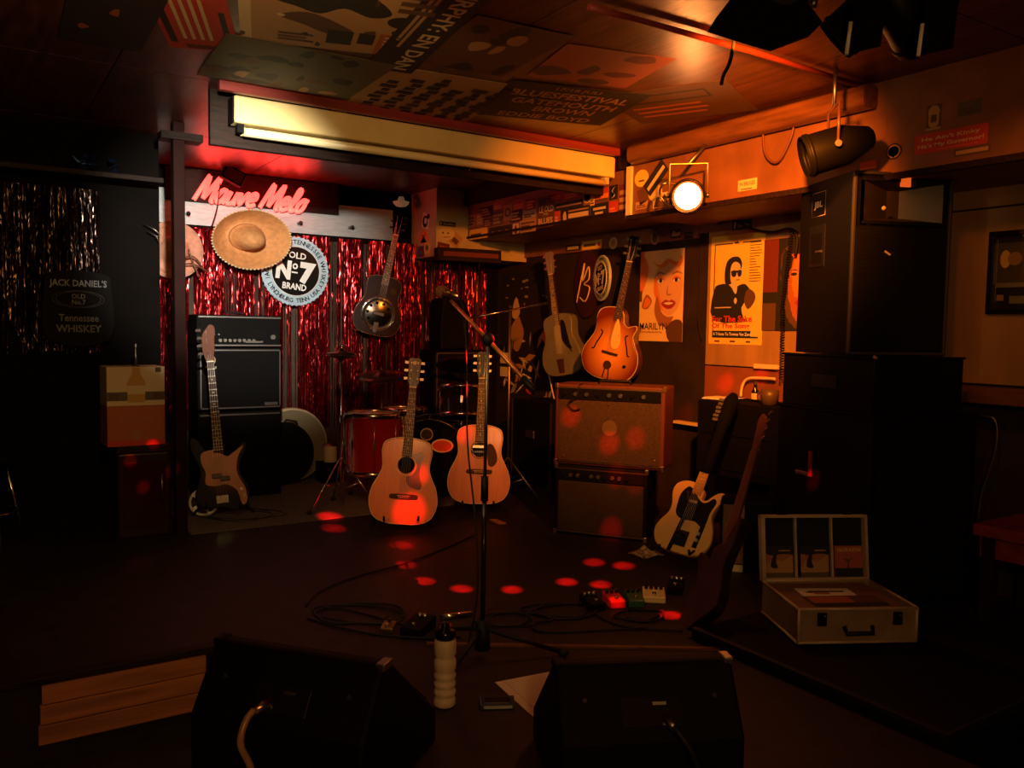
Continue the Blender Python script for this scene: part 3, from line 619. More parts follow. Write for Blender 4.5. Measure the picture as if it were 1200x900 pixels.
MB().tube([(-0.07, 0.13, h), (-0.06, 0.13, h+0.018), (0.06, 0.13, h+0.018), (0.07, 0.13, h)], 0.007, 8).build('handle', 'rubber', t)

# round cases behind the stack
t = thing('drum_case', 'black round drum case with a handle behind the amplifier stack', 'case', (1.955, 6.17, ST+0.007))
MB().disc((0, 0.235), 0.235, -0.04, 0.05, 48).build('shell', 'black', t, 0.008); MB().tube([(0.235*math.cos(a), -0.03, 0.235+0.235*math.sin(a)) for a in [2*math.pi*k/48 for k in range(48)]], 0.005, 6, True).build('rim', 'blackgloss', t)
MB().tube([(0.02, 0, 0.468), (0.03, -0.01, 0.49), (0.11, -0.01, 0.475), (0.12, 0, 0.452)], 0.007, 8).build('handle', 'rubber', t)
t = thing('drum_shell', 'dull cream round drum leaning on the back wall behind the case', 'drum', (2.055, 6.25, ST+0.007))
MB().disc((0, 0.285), 0.285, -0.015, 0.06, 56).build('shell', 'creamdull', t, 0.012); MB().disc((0, 0.285), 0.27, -0.02, -0.014, 56).build('head', mat('old_drumhead', (0.24, 0.20, 0.11), 0.6), t)
t = thing('cream_tin', 'small cream tin behind the cymbal stand', 'tin', ony(387, 545, 6.15)+Vector((0, 0, -0.07)))
MB().lathe([(0.05, 0), (0.052, 0.004), (0.052, 0.13), (0.05, 0.135)], 20).build('can', 'ivory', t); MB().lathe([(0.054, 0.125), (0.054, 0.14), (0.0001, 0.142)], 20).build('lid', 'dullmetal', t)
bpy.data.objects[t.name].location.z = ST+0.007+0.15
MB().bb((-0.09, -0.08, -0.15), (0.09, 0.08, 0)).build('base_block', 'black', t)
# white ring emblem and cables at the foot of the bass
q = onz(240, 606, ST); t = thing('tambourine', 'white rimmed tambourine propped at the foot of the bass stand', 'tambourine', (q.x, q.y+0.02, ST+0.006), Rz(-15) @ Rx(-28))
MB().tube([(0.085*math.cos(a), 0, 0.09+0.085*math.sin(a)) for a in [2*math.pi*k/32 for k in range(32)]], 0.008, 8, True).build('frame', 'white', t)
for k in range(5):
    a = 2*math.pi*k/5; MB().box((0.068*math.cos(a), 0, 0.09+0.068*math.sin(a)), (0.03, 0.006, 0.02), Ry(-math.degrees(a))).build('jingle', 'silver', t)

# ------------------------------------------------------------------ guitars
def mirror(half): return half + [(-x_, z) for x_, z in reversed(half) if abs(x_) > 1e-6]
DREAD = catmull(mirror([(0, 0), (0.09, 0.003), (0.165, 0.035), (0.199, 0.115), (0.19, 0.2), (0.155, 0.275), (0.138, 0.325), (0.142, 0.38), (0.147, 0.425), (0.133, 0.475), (0.075, 0.5), (0, 0.505)]), 4)
ARCH = catmull([(0, 0), (0.09, 0.004), (0.17, 0.04), (0.21, 0.125), (0.2, 0.21), (0.158, 0.285), (0.138, 0.325), (0.143, 0.36), (0.152, 0.388), (0.146, 0.408), (0.122, 0.405), (0.085, 0.39), (0.05, 0.415), (0.036, 0.47),
                (0.0, 0.505), (-0.07, 0.505), (-0.135, 0.478), (-0.155, 0.425), (-0.148, 0.37), (-0.15, 0.31), (-0.175, 0.255), (-0.205, 0.19), (-0.21, 0.12), (-0.17, 0.04), (-0.09, 0.004)], 4)
TELE = catmull([(0, 0), (0.08, 0.004), (0.14, 0.035), (0.165, 0.10), (0.15, 0.17), (0.122, 0.225), (0.122, 0.27), (0.148, 0.33), (0.152, 0.36), (0.13, 0.375), (0.095, 0.352), (0.065, 0.315), (0.035, 0.315), (0.03, 0.36),
                (-0.02, 0.392), (-0.08, 0.396), (-0.128, 0.37), (-0.14, 0.32), (-0.118, 0.25), (-0.12, 0.2), (-0.15, 0.145), (-0.162, 0.09), (-0.135, 0.03), (-0.075, 0.003)], 4)
PBASS = catmull([(0.0, 0.01), (0.07, -0.012), (0.135, 0.01), (0.165, 0.07), (0.158, 0.14), (0.125, 0.2), (0.115, 0.25), (0.135, 0.31), (0.165, 0.365), (0.17, 0.395), (0.15, 0.405), (0.105, 0.37), (0.06, 0.335), (0.034, 0.335), (0.03, 0.38),
                 (-0.035, 0.38), (-0.06, 0.36), (-0.09, 0.40), (-0.125, 0.455), (-0.15, 0.465), (-0.165, 0.44), (-0.155, 0.37), (-0.125, 0.29), (-0.118, 0.23), (-0.14, 0.16), (-0.158, 0.10), (-0.135, 0.035), (-0.07, 0.02)], 4)
def scale_outline(o, k, cz): 
    return [(x_*k, cz+(z-cz)*k) for x_, z in o]
def guitar(name, label, base, rot, outline, depth, top, side, nut, join, head, board='rosewood', neckm='mahog', headm=None, nstr=6, bridge_z=0.165, binding='ivory', nw=(0.056, 0.043), inline=False, dots=True, frets=20, scale_end=None, group=None, arch=0.0, tun='dullmetal'):
    t = thing(name, label, 'guitar', base, rot, group); fy = -depth/2
    MB().prism(outline, fy+0.004, depth/2).build('body', side, t, 0.006 if binding is None else 0.002)
    mb = MB(); mb.prism(scale_outline(outline, 0.985, 0.2), fy-0.001-arch, fy+0.005); mb.build('top', top, t, 0.003+arch, 3)
    if binding:
        MB().tube([(x_, fy+0.004, z) for x_, z in outline], 0.003, 6, True).build('binding', binding, t)
    ny = fy-0.006-arch
    jz = scale_end or join
    mb = MB()
    mb.add([(-nw[0]/2, ny+0.002, join-0.01), (nw[0]/2, ny+0.002, join-0.01), (nw[1]/2, ny+0.002, nut), (-nw[1]/2, ny+0.002, nut), (-nw[0]/3, ny+0.026, join-0.01), (nw[0]/3, ny+0.026, join-0.01), (nw[1]/3, ny+0.022, nut), (-nw[1]/3, ny+0.022, nut)],
           [(0, 1, 2, 3), (4, 7, 6, 5), (0, 4, 5, 1), (1, 5, 6, 2), (2, 6, 7, 3), (3, 7, 4, 0)]); mb.build('neck', neckm, t, 0.004)
    f = lambda z: nw[1]+(nw[0]-nw[1])*(nut-z)/(nut-join)
    fb = MB(); fb.prism([(-f(jz)/2, jz), (f(jz)/2, jz), (nw[1]/2, nut), (-nw[1]/2, nut)], ny-0.003, ny+0.003); fbo = fb.build('fingerboard', board, t)
    mb = MB(); L = nut-bridge_z
    for k in range(1, frets+1):
        z = bridge_z+L*2**(-k/12)
        if z > jz: mb.box((0, ny-0.0035, z), (f(z)*0.98, 0.002, 0.0025))
    mb.build('frets', 'dullmetal', fbo)['kind'] = 'stuff'
    if dots:
        mb = MB()
        for k in (3, 5, 7, 9, 12, 15):
            z = bridge_z+L*(2**(-k/12)+2**(-(k-1)/12))/2
            if z > jz+0.01: mb.disc((0, z), 0.0035, ny-0.0042, ny-0.003, 10)
        mb.build('inlays', 'ivory', fbo)
    MB().bb((-nw[1]/2, ny-0.006, nut-0.003), (nw[1]/2, ny, nut+0.003)).build('nut', 'ivory', t)
    MB().prism([(x_, nut+z) for x_, z in head], ny-0.001, ny+0.014).build('headstock', headm or neckm, t, 0.002)
    hl_ = max(z for x_, z in head); mb = MB(); ends = []
    if inline:
        for k in range(nstr):
            z = nut+hl_*(0.22+0.64*k/(nstr-1)); mb.cyl((-0.012, ny-0.008, z), (-0.012, ny+0.01, z), 0.005, n=8); mb.box((-0.052-0.004*(k % 2), ny+0.006, z), (0.03, 0.008, 0.016)); ends.append((-0.012, z))
    else:
        for s in (-1, 1):
            for k in range(nstr//2):
                z = nut+hl_*(0.28+0.27*k); mb.cyl((s*0.02, ny-0.008, z), (s*0.02, ny+0.01, z), 0.004, n=8); mb.box((s*0.048, ny+0.006, z), (0.022, 0.008, 0.015)); ends.append((s*0.02, z))
    mb.build('tuners', tun, t)
    mb = MB(); ends.sort()
    for k in range(nstr):
        u = (k/(nstr-1)-0.5); mb.tube([(u*0.052, ny-0.006, bridge_z), (u*nw[1]*0.8, ny-0.0065, nut), (ends[k][0], ny-0.003, ends[k][1])], 0.0007, 3, caps=False)
    mb.build('strings', 'silver', t)
    return t, fy-arch
HEAD_SQ = [(-0.021, 0), (0.021, 0), (0.034, 0.03), (0.037, 0.165), (0.02, 0.178), (0, 0.172), (-0.02, 0.178), (-0.037, 0.165), (-0.034, 0.03)]
HEAD_ST = catmull([(-0.02, 0), (0.02, 0), (0.022, 0.03), (0.03, 0.06), (0.032, 0.12), (0.036, 0.15), (0.03, 0.18), (0.008, 0.187), (-0.012, 0.165), (-0.03, 0.14), (-0.034, 0.08), (-0.03, 0.035)], 2)
HEAD_PB = catmull([(-0.02, 0), (0.02, 0), (0.024, 0.04), (0.032, 0.08), (0.036, 0.15), (0.044, 0.19), (0.036, 0.225), (0.01, 0.232), (-0.01, 0.205), (-0.036, 0.17), (-0.042, 0.1), (-0.036, 0.045)], 2)

def guitar_stand(t_guitar_base, yaw, label, h=0.42):
    t = thing('guitar_stand', label, 'guitar stand', t_guitar_base, yaw)
    MB().cyl((0, 0.16, 0.12), (0, 0.12, h), 0.009, n=8).build('pole', 'rubber', t)
    for a in (-140, -40, 90): 
        MB().tube([(0, 0.15, 0.2), (0.24*math.cos(R_(a)), 0.15+0.22*math.sin(R_(a))*(1 if a > 0 else 0.75), 0.012)], 0.008, 8).build('leg', 'rubber', t)
    for s in (-1, 1): MB().tube([(0, 0.15, 0.13), (s*0.09, 0.09, 0.085), (s*0.1, -0.075, 0.08), (s*0.1, -0.085, 0.105)], 0.007, 8).build('arm', 'rubber', t)
    return t
def sound_hole(t, fy, z, r=0.05, rings='ivory'):
    MB().disc((0, z), r, fy-0.0018, fy, 32).build('sound_hole', 'blackmatte', t)
    MB().tube([((r+0.008)*math.cos(a), fy-0.001, z+(r+0.008)*math.sin(a)) for a in [2*math.pi*k/36 for k in range(36)]], 0.0028, 6, True).build('rosette', rings, t)
def flat_bridge(t, fy, z, w_=0.16):
    MB().prism(catmull([(-w_/2, z-0.012), (-w_/4, z-0.016), (w_/4, z-0.016), (w_/2, z-0.012), (w_/2, z+0.01), (w_/4, z+0.015), (-w_/4, z+0.015), (-w_/2, z+0.01)], 3), fy-0.009, fy).build('bridge', 'rosewood', t, 0.002)
    MB().box((0, fy-0.010, z+0.004), (0.075, 0.004, 0.003)).build('saddle', 'ivory', t)
    mb = MB()
    for k in range(6): mb.ball(((k-2.5)*0.0105, fy-0.010, z-0.006), 0.0032, 6)
    mb.build('bridge_pins', 'ivory', t)

# dreadnought by the drums
b = onz(470, 622, ST); rot = tocam(b) @ Rx(-9) @ Ry(4.5)
guitar_stand((b.x, b.y, ST), tocam(b), 'black stand holding the acoustic guitar with the red pickguard')
t, fy = guitar('acoustic_guitar', 'amber acoustic guitar with red pickguard standing on the stage', (b.x, b.y, ST+0.045), rot, DREAD, 0.1, 'spruce', 'mahog', 0.81, 0.5, HEAD_SQ, scale_end=0.395, headm='blackgloss')
sound_hole(t, fy, 0.345); flat_bridge(t, fy, 0.16)
MB().prism(catmull([(0.03, 0.405), (0.075, 0.425), (0.098, 0.41), (0.088, 0.36), (0.082, 0.29), (0.1, 0.235), (0.085, 0.205), (0.02, 0.225), (0.008, 0.275), (0.035, 0.285), (0.061, 0.325), (0.058, 0.365)], 3), fy-0.003, fy).build('pickguard', 'tortoise', t)
MB().disc((0.0, 0.81+0.145), 0.012, fy-0.0085, fy-0.0065, 12).build('head_emblem', 'ivory', t)
MB().disc((-0.075, 0.02), 0.004, fy-0.003, fy, 8).build('strap_button', 'chrome', t)
# second acoustic with sound-hole pickup
b = onz(560, 603, ST); rot = tocam(b) @ Rx(-9) @ Ry(1)
guitar_stand((b.x, b.y, ST), tocam(b), 'black stand holding the acoustic guitar with the sound hole pickup')
t, fy = guitar('acoustic_guitar', 'worn amber acoustic guitar with a chrome sound-hole pickup', (b.x, b.y, ST+0.075), rot, DREAD, 0.1, 'spruce2', 'mahog', 0.81, 0.5, HEAD_SQ, scale_end=0.395, headm='blackgloss')
sound_hole(t, fy, 0.345, 0.048, 'rosewood'); flat_bridge(t, fy, 0.205)
MB().prism(catmull([(0.045, 0.37), (0.075, 0.385), (0.105, 0.34), (0.115, 0.28), (0.09, 0.24), (0.06, 0.245), (0.052, 0.29)], 3), fy-0.003, fy).build('pickguard', 'rosewood', t)
MB().box((0, fy-0.008, 0.365), (0.1, 0.014, 0.024)).build('pickup', 'silver', t, 0.004)
MB().box((0, fy-0.008, 0.332), (0.11, 0.008, 0.016)).build('pickup_clamp', 'blackgloss', t, 0.003)

# bass guitar before the stack
b = onz(262, 606, ST); rot = tocam(b) @ Rx(-8) @ Ry(-4.5)
guitar_stand((b.x, b.y, ST), tocam(b), 'black stand holding the bass guitar before the amplifier stack')
PBT = burst('bass_sunburst', (0.10, 0.03, 0.01), (0.006, 0.004, 0.004), (0.02, 0.22), 0.06, 0.15, 1.1, 0.45)
PBT.node_tree.nodes['Principled BSDF'].inputs['Coat Weight'].default_value = 0.0; PBT.node_tree.nodes['Principled BSDF'].inputs['Specular IOR Level'].default_value = 0.15
t, fy = guitar('bass_guitar', 'sunburst bass guitar with tan pickguard before the bass amplifier stack', (b.x, b.y, ST+0.05), rot, PBASS, 0.045, PBT, 'blackgloss', 0.93, 0.36, HEAD_PB, nstr=4, bridge_z=0.07, binding=None, inline=True, tun='rosewood', nw=(0.062, 0.042), neckm=mat('brown_neck', (0.13, 0.04, 0.018), 0.6, spec=0.2), headm=mat('brown_neck', (0, 0, 0)), board='rosewood')
MB().prism(catmull([(-0.035, 0.375), (-0.10, 0.36), (-0.105, 0.3), (-0.085, 0.24), (-0.09, 0.17), (-0.03, 0.15), (0.03, 0.155), (0.09, 0.11), (0.115, 0.02), (0.145, 0.04), (0.14, 0.12), (0.105, 0.2), (0.098, 0.26), (0.118, 0.33), (0.15, 0.385), (0.12, 0.37), (0.06, 0.33), (0.035, 0.335)], 3), fy-0.004, fy).build('pickguard', mat('tan_pickguard', (0.46, 0.15, 0.045), 0.35, var=0.15, scale=10), t)
for x_, z in ((-0.022, 0.212), (0.026, 0.192)): MB().box((x_, fy-0.012, z), (0.058, 0.016, 0.03)).build('pickup', 'blackgloss', t, 0.003)
for x_, z in ((0.118, 0.115), (0.128, 0.075)): MB().cyl((x_, fy-0.02, z), (x_, fy, z), 0.009, n=12).build('knob', 'chrome', t)
MB().box((0, fy-0.005, 0.065), (0.075, 0.01, 0.05)).build('bridge', 'chrome', t, 0.002)

# resonator guitar hanging before the tinsel
b = ony(437, 392, 6.14); rot = Rz(-18) @ Rx(2) @ Ry(12)
RES = burst('resonator_sunburst', (0.035, 0.009, 0.006), (0.02, 0.006, 0.005), (0.0, 0.2), 0.05, 0.24, 1.2, 0.45)
RES.node_tree.nodes['Principled BSDF'].inputs['Coat Weight'].default_value = 0.0; RES.node_tree.nodes['Principled BSDF'].inputs['Specular IOR Level'].default_value = 0.12
t, fy = guitar('resonator_guitar', 'dark wooden resonator guitar with chrome cover hanging on the tinsel', b, rot, scale_outline(DREAD, 0.93, 0.0), 0.085, RES, 'mahog', 0.80, 0.47, HEAD_SQ, scale_end=0.40, bridge_z=0.17, headm='blackmatte', tun='rosewood', binding='mahog')
MB().lathe([(0.0001, 0.016), (0.05, 0.015), (0.09, 0.009), (0.118, 0.006), (0.128, 0.009), (0.132, 0.0)], 40, Matrix.Translation((0, fy, 0.17)) @ Rx(90).to_4x4()).build('resonator_cover', mat('dark_chrome', (0.13, 0.12, 0.11), 0.16, 1.0), t)
MB().tube([(0.13*math.cos(a), fy-0.006, 0.17+0.13*math.sin(a)) for a in [2*math.pi*k/40 for k in range(40)]], 0.004, 6, True).build('cover_ring', 'chrome', t)
mb = MB()
for k in range(10):
    a = 2*math.pi*k/10; mb.disc((0.085*math.cos(a), 0.17+0.085*math.sin(a)), 0.012, fy-0.0125, fy-0.009, 10)
mb.build('cover_holes', 'blackmatte', t)
MB().box((0, fy-0.022, 0.17), (0.09, 0.012, 0.03), Ry(0)).build('hand_rest', 'chrome', t, 0.004); MB().prism([(-0.012, 0.02), (0.012, 0.02), (0.02, 0.1), (-0.02, 0.1)], fy-0.016, fy-0.003).build('tailpiece', 'chrome', t)
for s in (-1, 1): MB().disc((s*0.075, 0.36), 0.026, fy-0.003, fy, 20).build('screen', 'blackgloss', t)
p = ony(470, 243, 6.26)
t = thing('spot_lamp', 'small cream dome lamp on the wall above the resonator guitar', 'lamp', p)
MB().lathe([(0.0001, 0.0), (0.04, 0.008), (0.062, 0.03), (0.066, 0.045), (0.03, 0.055), (0.02, 0.085)], 24).build('dome', mat('cream_glass', (0.8, 0.7, 0.45), 0.3, emit=(1, 0.75, 0.35), es=0.06), t)
MB().bb((-0.03, 0.0, 0.07), (0.03, 0.07, 0.11)).build('mount', 'black', t, 0.004)
q0, q1 = ony(418, 386.5, 6.16), ony(445, 388.5, 6.16)
t = thing('wall_rod', 'short chrome rod bracket below the resonator guitar', 'bracket', q0)
MB().cyl((0, 0, 0), q1-q0, 0.006, n=8).build('rod', 'chrome', t); 
for s in (0.0, 1.0): MB().cyl((q1-q0)*s, (q1-q0)*s+Vector((0, 0.2, 0)), 0.005, n=8).build('stay', 'dullmetal', t); MB().ball((q1-q0)*s, 0.011, 8).build('knob', 'chrome', t)

# grey resonator and sunburst archtop on the right wall
b = onx(664, 440, 3.86); rot = Rz(-74) @ Ry(-10)
GT = mat('grey_metal_body', (0.20, 0.21, 0.18), 0.45, 0.35, var=0.12, scale=8)
t, fy = guitar('steel_guitar', 'dull grey metal bodied guitar hanging on the black wall', b, rot, scale_outline(DREAD, 0.95, 0.0), 0.085, GT, GT, 0.79, 0.48, HEAD_SQ, scale_end=0.39, bridge_z=0.17, binding=None, headm=GT, board='rosewood', neckm='rosewood')
MB().prism(catmull([(0.035, 0.42), (0.07, 0.41), (0.085, 0.33), (0.10, 0.24), (0.115, 0.2), (0.09, 0.195), (0.04, 0.255), (0.03, 0.31)], 3), fy-0.004, fy).build('pickguard', 'blackgloss', t)
MB().prism([(-0.03, 0.02), (0.02, 0.02), (0.025, 0.13), (-0.045, 0.13)], fy-0.006, fy).build('tailpiece', 'rosewood', t, 0.002)
MB().tube([(0.10, fy-0.004, 0.21), (0.11, fy-0.012, 0.18), (0.12, fy-0.008, 0.175)], 0.003, 6).build('cable', 'rubber', t)
b = onx(712, 444, 3.79); rot = Rz(-62) @ Ry(11.5)
AT = burst('archtop_sunburst', (0.85, 0.36, 0.07), (0.17, 0.026, 0.012), (0.0, 0.21), 0.06, 0.25, 1.2)
t, fy = guitar('archtop_guitar', 'sunburst archtop guitar with a cutaway hanging above the large amplifier', b, rot, ARCH, 0.10, AT, 'mahog', 0.835, 0.5, HEAD_SQ, scale_end=0.42, bridge_z=0.19, arch=0.006, headm='blackgloss', nw=(0.054, 0.043))
MB().prism(catmull([(0.005, 0.43), (0.03, 0.40), (0.055, 0.31), (0.058, 0.25), (0.03, 0.222), (0.0, 0.24), (-0.012, 0.30)], 3), fy-0.014, fy-0.010).build('pickguard', mat('cream_pickguard', (0.85, 0.62, 0.26), 0.35), t)
for s in (-1, 1):
    pts = [(s*0.105, 0.335), (s*0.088, 0.325), (s*0.096, 0.29), (s*0.118, 0.235), (s*0.128, 0.2), (s*0.145, 0.195)]
    MB().tube([(u, fy-0.001, v) for u, v in catmull(pts, 4, False)], 0.005, 6).build('f_hole', 'blackmatte', t)
MB().box((0, fy-0.010, 0.19), (0.12, 0.02, 0.014), Ry(2)).build('bridge', 'rosewood', t, 0.003)
mb = MB(); mb.disc((0.0, 0.105), 0.03, fy-0.012, fy-0.008, 20)
mb.build('tailpiece_plate', 'rosewood', t); MB().tube([(-0.012, fy-0.006, 0.09), (-0.022, fy-0.004, 0.01)], 0.004, 6).tube([(0.012, fy-0.006, 0.09), (0.022, fy-0.004, 0.01)], 0.004, 6).build('tailpiece', 'rosewood', t)
MB().cyl((0.125, fy-0.012, 0.12), (0.125, fy, 0.12), 0.011, n=12).build('knob', 'blackgloss', t)

# ------------------------------------------------------------------ drums
def drum(name, label, cat, c, rot, r, h, shell, heads='white', lugs=8, hoop='chrome', group=None):
    t = thing(name, label, cat, c, rot, group)
    MB().lathe([(r, 0.01), (r, h-0.01)], 40).build('shell', shell, t)
    for z, n in ((0.0, 'bottom'), (h, 'top')):
        MB().lathe([(r+0.003, z-0.018), (r+0.012, z-0.018), (r+0.012, z+0.014), (r+0.003, z+0.014)], 40, closed=True).build('hoop', hoop, t)
        MB().lathe([(0.0001, z+0.001), (r+0.002, z)], 40).build('head', heads, t)
    for k in range(lugs):
        a = 2*math.pi*(k+0.5)/lugs; d = Vector((math.cos(a), math.sin(a), 0))
        MB().cyl(d*(r+0.012)+Vector((0, 0, 0.0)), d*(r+0.012)+Vector((0, 0, h)), 0.0035, n=6).box(d*(r+0.007)+Vector((0, 0, h*0.5)), (0.016, 0.016, 0.05), Rz(math.degrees(a))).build('lug', 'chrome', t)
    return t
def tripod(t, z0, ztop, spread, m='chrome', r=0.007, a0=20, hub=0.28):
    MB().cyl((0, 0, 0.05), (0, 0, ztop), r, n=8).build('pole', m, t)
    for k in range(3):
        a = R_(a0+120*k); f = Vector((spread*math.cos(a), spread*math.sin(a), 0.012))
        l = MB().tube([(0, 0, hub), f], r*0.85, 6).tube([(0, 0, hub*0.35), f*0.5+Vector((0, 0, hub*0.5))], r*0.6, 6).build('leg', m, t)
        MB().ball(f, 0.016, 8, (1.3, 1, 0.9)).build('rubber_foot', 'rubber', l)
c0 = dep(438, 520, 5.60); zb_, zt_ = dep(438, 551, 5.60).z, dep(438, 484, 5.60).z
RG = ST+0.006
t = drum('floor_tom', 'red floor tom drum with a pale head beside the acoustic guitar', 'drum', (c0.x, c0.y, zb_), Rz(0), 0.185, zt_-zb_, 'red')
for a in (35, 155, 275): MB().cyl((0.2*math.cos(R_(a)), 0.2*math.sin(R_(a)), 0.2), (0.2*math.cos(R_(a)), 0.2*math.sin(R_(a)), RG-zb_), 0.006, n=8).build('leg', 'chrome', t)
bp = dep(503, 541, 5.88); br = 0.268
t = thing('bass_drum', 'black bass drum with round stickers behind the acoustic guitars', 'drum', (bp.x, bp.y, RG+br+0.014), Rz(-30) @ Rx(90))
def bd(prof, name, m): return MB().lathe(prof, 56).build(name, m, t)
bd([(br, -0.38), (br, 0.0)], 'shell', 'black'); bd([(0.0001, 0.0), (br, 0.0)], 'head', 'blackgloss'); bd([(0.0001, -0.38), (br, -0.38)], 'head', 'paper')
for z in (0.0, -0.38): MB().lathe([(br, z-0.02), (br+0.014, z-0.02), (br+0.014, z+0.02), (br, z+0.02)], 56, closed=True).build('hoop', 'blackgloss', t)
for k in range(10):
    a = 2*math.pi*(k+0.5)/10; d = Vector((math.cos(a), math.sin(a), 0)); MB().cyl(d*(br+0.018)+Vector((0, 0, 0.02)), d*(br+0.018)+Vector((0, 0, -0.38)), 0.004, n=6).box(d*(br+0.01)+Vector((0, 0, -0.12)), (0.018, 0.016, 0.06), Rz(math.degrees(a))).build('lug', 'chrome', t)
for (sx, sz, rx, rz, m1, m2) in ((-0.02, 0.17, 0.045, 0.045, 'grey', 'black'), (0.09, 0.09, 0.078, 0.048, 'cream', 'red')):
    MB(Rx(-90).to_4x4()).prism(blob(sx, sz, rx, rz, 28), -0.003, -0.0005).build('sticker', INK[m1], t)
    MB(Rx(-90).to_4x4()).prism(blob(sx, sz, rx*0.86, rz*0.8, 28), -0.004, -0.0025).build('sticker', INK[m2], t)
c = dep(541, 472, 6.0)
t = drum('rack_tom', 'black rack tom with chrome hoops behind the worn acoustic guitar', 'drum', (c.x, c.y, c.z-0.1), Rz(-30) @ Rx(-14), 0.165, 0.2, 'blackgloss', 'black', 6)
MB().cyl((0, 0.02, 0.1), (0, 0.02, -0.16), 0.012, n=8).build('mount', 'chrome', t)
c = dep(488, 477, 6.35)
t = drum('snare_drum', 'slim chrome snare drum behind the bass drum', 'drum', (c.x-0.05, c.y+0.12, c.z-0.14), Rz(10), 0.17, 0.12, 'chrome', 'paper', 8)
for k in range(3):
    a = R_(40+120*k); MB().tube([(0.10*math.cos(a), 0.10*math.sin(a), -0.02), (0, 0, -0.2), (-0.2*math.cos(a), -0.2*math.sin(a), RG-t.location.z+0.005)], 0.006, 6).build('stand_leg', 'chrome', t)
CYM = mat('tarnished_bronze', (0.10, 0.07, 0.035), 0.35, 0.9, var=0.3, scale=12)
def cymbal_stand(name, label, px, py, d, r, tilt, spread, foot_px=None, a0=20, twin=False, boom=None):
    c = dep(px, py, d); t = thing(name, label, 'cymbal', (c.x, c.y, RG))
    H = c.z-RG; tripod(t, 0, H-0.01, spread, 'chrome', 0.008, a0, 0.34)
    MB().lathe([(0.0105, 0), (0.0105, 0.05)], 12, Matrix.Translation((0, 0, H*0.55))).build('clamp', 'chrome', t)
    T = Matrix.Translation((0, 0, H)) @ tilt.to_4x4()
    prof = [(0.006, 0.03), (r*0.14, 0.026), (r*0.2, 0.012), (r*0.6, 0.004), (r, -0.008), (r, -0.0095), (r*0.6, 0.002), (r*0.2, 0.010), (0.006, 0.027)]
    MB().lathe(prof, 48, T, closed=True).build('cymbal', CYM, t)
    if twin: MB().lathe([(q_, -0.03-z) for q_, z in prof], 48, T, closed=True).build('cymbal', CYM, t)
    MB().lathe([(0.009, 0.03), (0.012, 0.034), (0.012, 0.046), (0.005, 0.06), (0.0001, 0.062)], 12, T).build('wing_nut', 'chrome', t)
    return t
cymbal_stand('hi_hat', 'slim chrome cymbal stand with small cymbals before the tinsel', 400, 413, 5.45, 0.10, Rx(4), 0.26, None, 200, True)
cymbal_stand('crash_cymbal', 'dark bronze cymbal on a stand above the red floor tom', 447, 440, 6.0, 0.185, Rz(-30) @ Rx(12), 0.22, None, 50)
cymbal_stand('ride_cymbal', 'large dark cymbal tilted above the rack tom', 541, 427, 6.4, 0.2, Rz(-30) @ Rx(-20), 0.22, None, 10)
# overhead boom at the back of the drums
c = dep(598, 360, 5.85); t = thing('overhead_boom_stand', 'chrome boom stand reaching over the drums beside the dark poster', 'stand', (c.x, c.y, ST))
tripod(t, 0, c.z-ST+0.01, 0.26, 'dullmetal', 0.009, 60, 0.3)
e0, e1 = dep(545, 374, 5.7), dep(641, 355, 5.95)
MB().cyl(e0-Vector((c.x, c.y, ST)), e1-Vector((c.x, c.y, ST)), 0.007, n=8).build('boom', 'chrome', t)
MB().ball((0, 0, c.z-ST), 0.02, 10).build('clutch', 'rubber', t)
MB().cyl(e0-Vector((c.x, c.y, ST)), e0-Vector((c.x, c.y, ST))+Vector((-0.01, 0, -0.09)), 0.013, n=10).build('microphone', 'rubber', t)
# black cabinets in the corner
q0, q1 = ony(508, 411, 6.0), ony(562, 500, 6.0)
t = thing('speaker_cabinet', 'black speaker cabinet with grey piping behind the drums', 'speaker cabinet', ((q0.x+q1.x)/2, 5.98, ST+0.007))
w_ = q1.x-q0.x; h = q0.z-ST
MB().bb((-w_/2, 0, 0), (w_/2, 0.26, h)).build('cabinet', 'black', t, 0.01); MB().bb((-w_/2+0.03, -0.004, 0.03), (w_/2-0.03, 0.002, h-0.03)).build('grille', 'grille', t)
for (x0, x1, z0, z1) in ((-w_/2+0.016, w_/2-0.016, h-0.03, h-0.022), (-w_/2+0.016, -w_/2+0.024, 0.03, h-0.03)): MB().bb((x0, -0.007, z0), (x1, 0, z1)).build('piping', 'dullmetal', t)
t = thing('monitor_speaker', 'black box shaped monitor standing on the cabinet behind the drums', 'speaker', ((q0.x+q1.x)/2-0.02, 6.03, ST+0.007+h), Rz(4))
MB().prism([(-0.12, 0), (0.15, 0), (0.16, 0.3), (0.1, 0.42), (-0.1, 0.42), (-0.13, 0.2)], 0, 0.2).build('case', 'black', t, 0.015); MB().bb((-0.09, -0.004, 0.05), (0.12, 0.002, 0.3)).build('grille', 'grille', t, 0.004)
q0, q1 = onx(594, 466, 3.6), onx(648, 470, 3.6)
t = thing('road_case', 'black upright road case in the corner below the dark poster', 'case', (3.62, (q0.y+q1.y)/2, ST))
MB().bb((0, -0.27, 0), (0.3, 0.27, q0.z-ST)).build('case', 'black', t, 0.01)
for y_ in (-0.262, 0.262): MB().bb((-0.006, y_-0.008, 0), (0.0, y_+0.008, q0.z-ST)).build('edge_strip', 'dullmetal', t)
MB().box((-0.008, 0, 0.4), (0.012, 0.12, 0.06)).build('latch', 'dullmetal', t, 0.003)

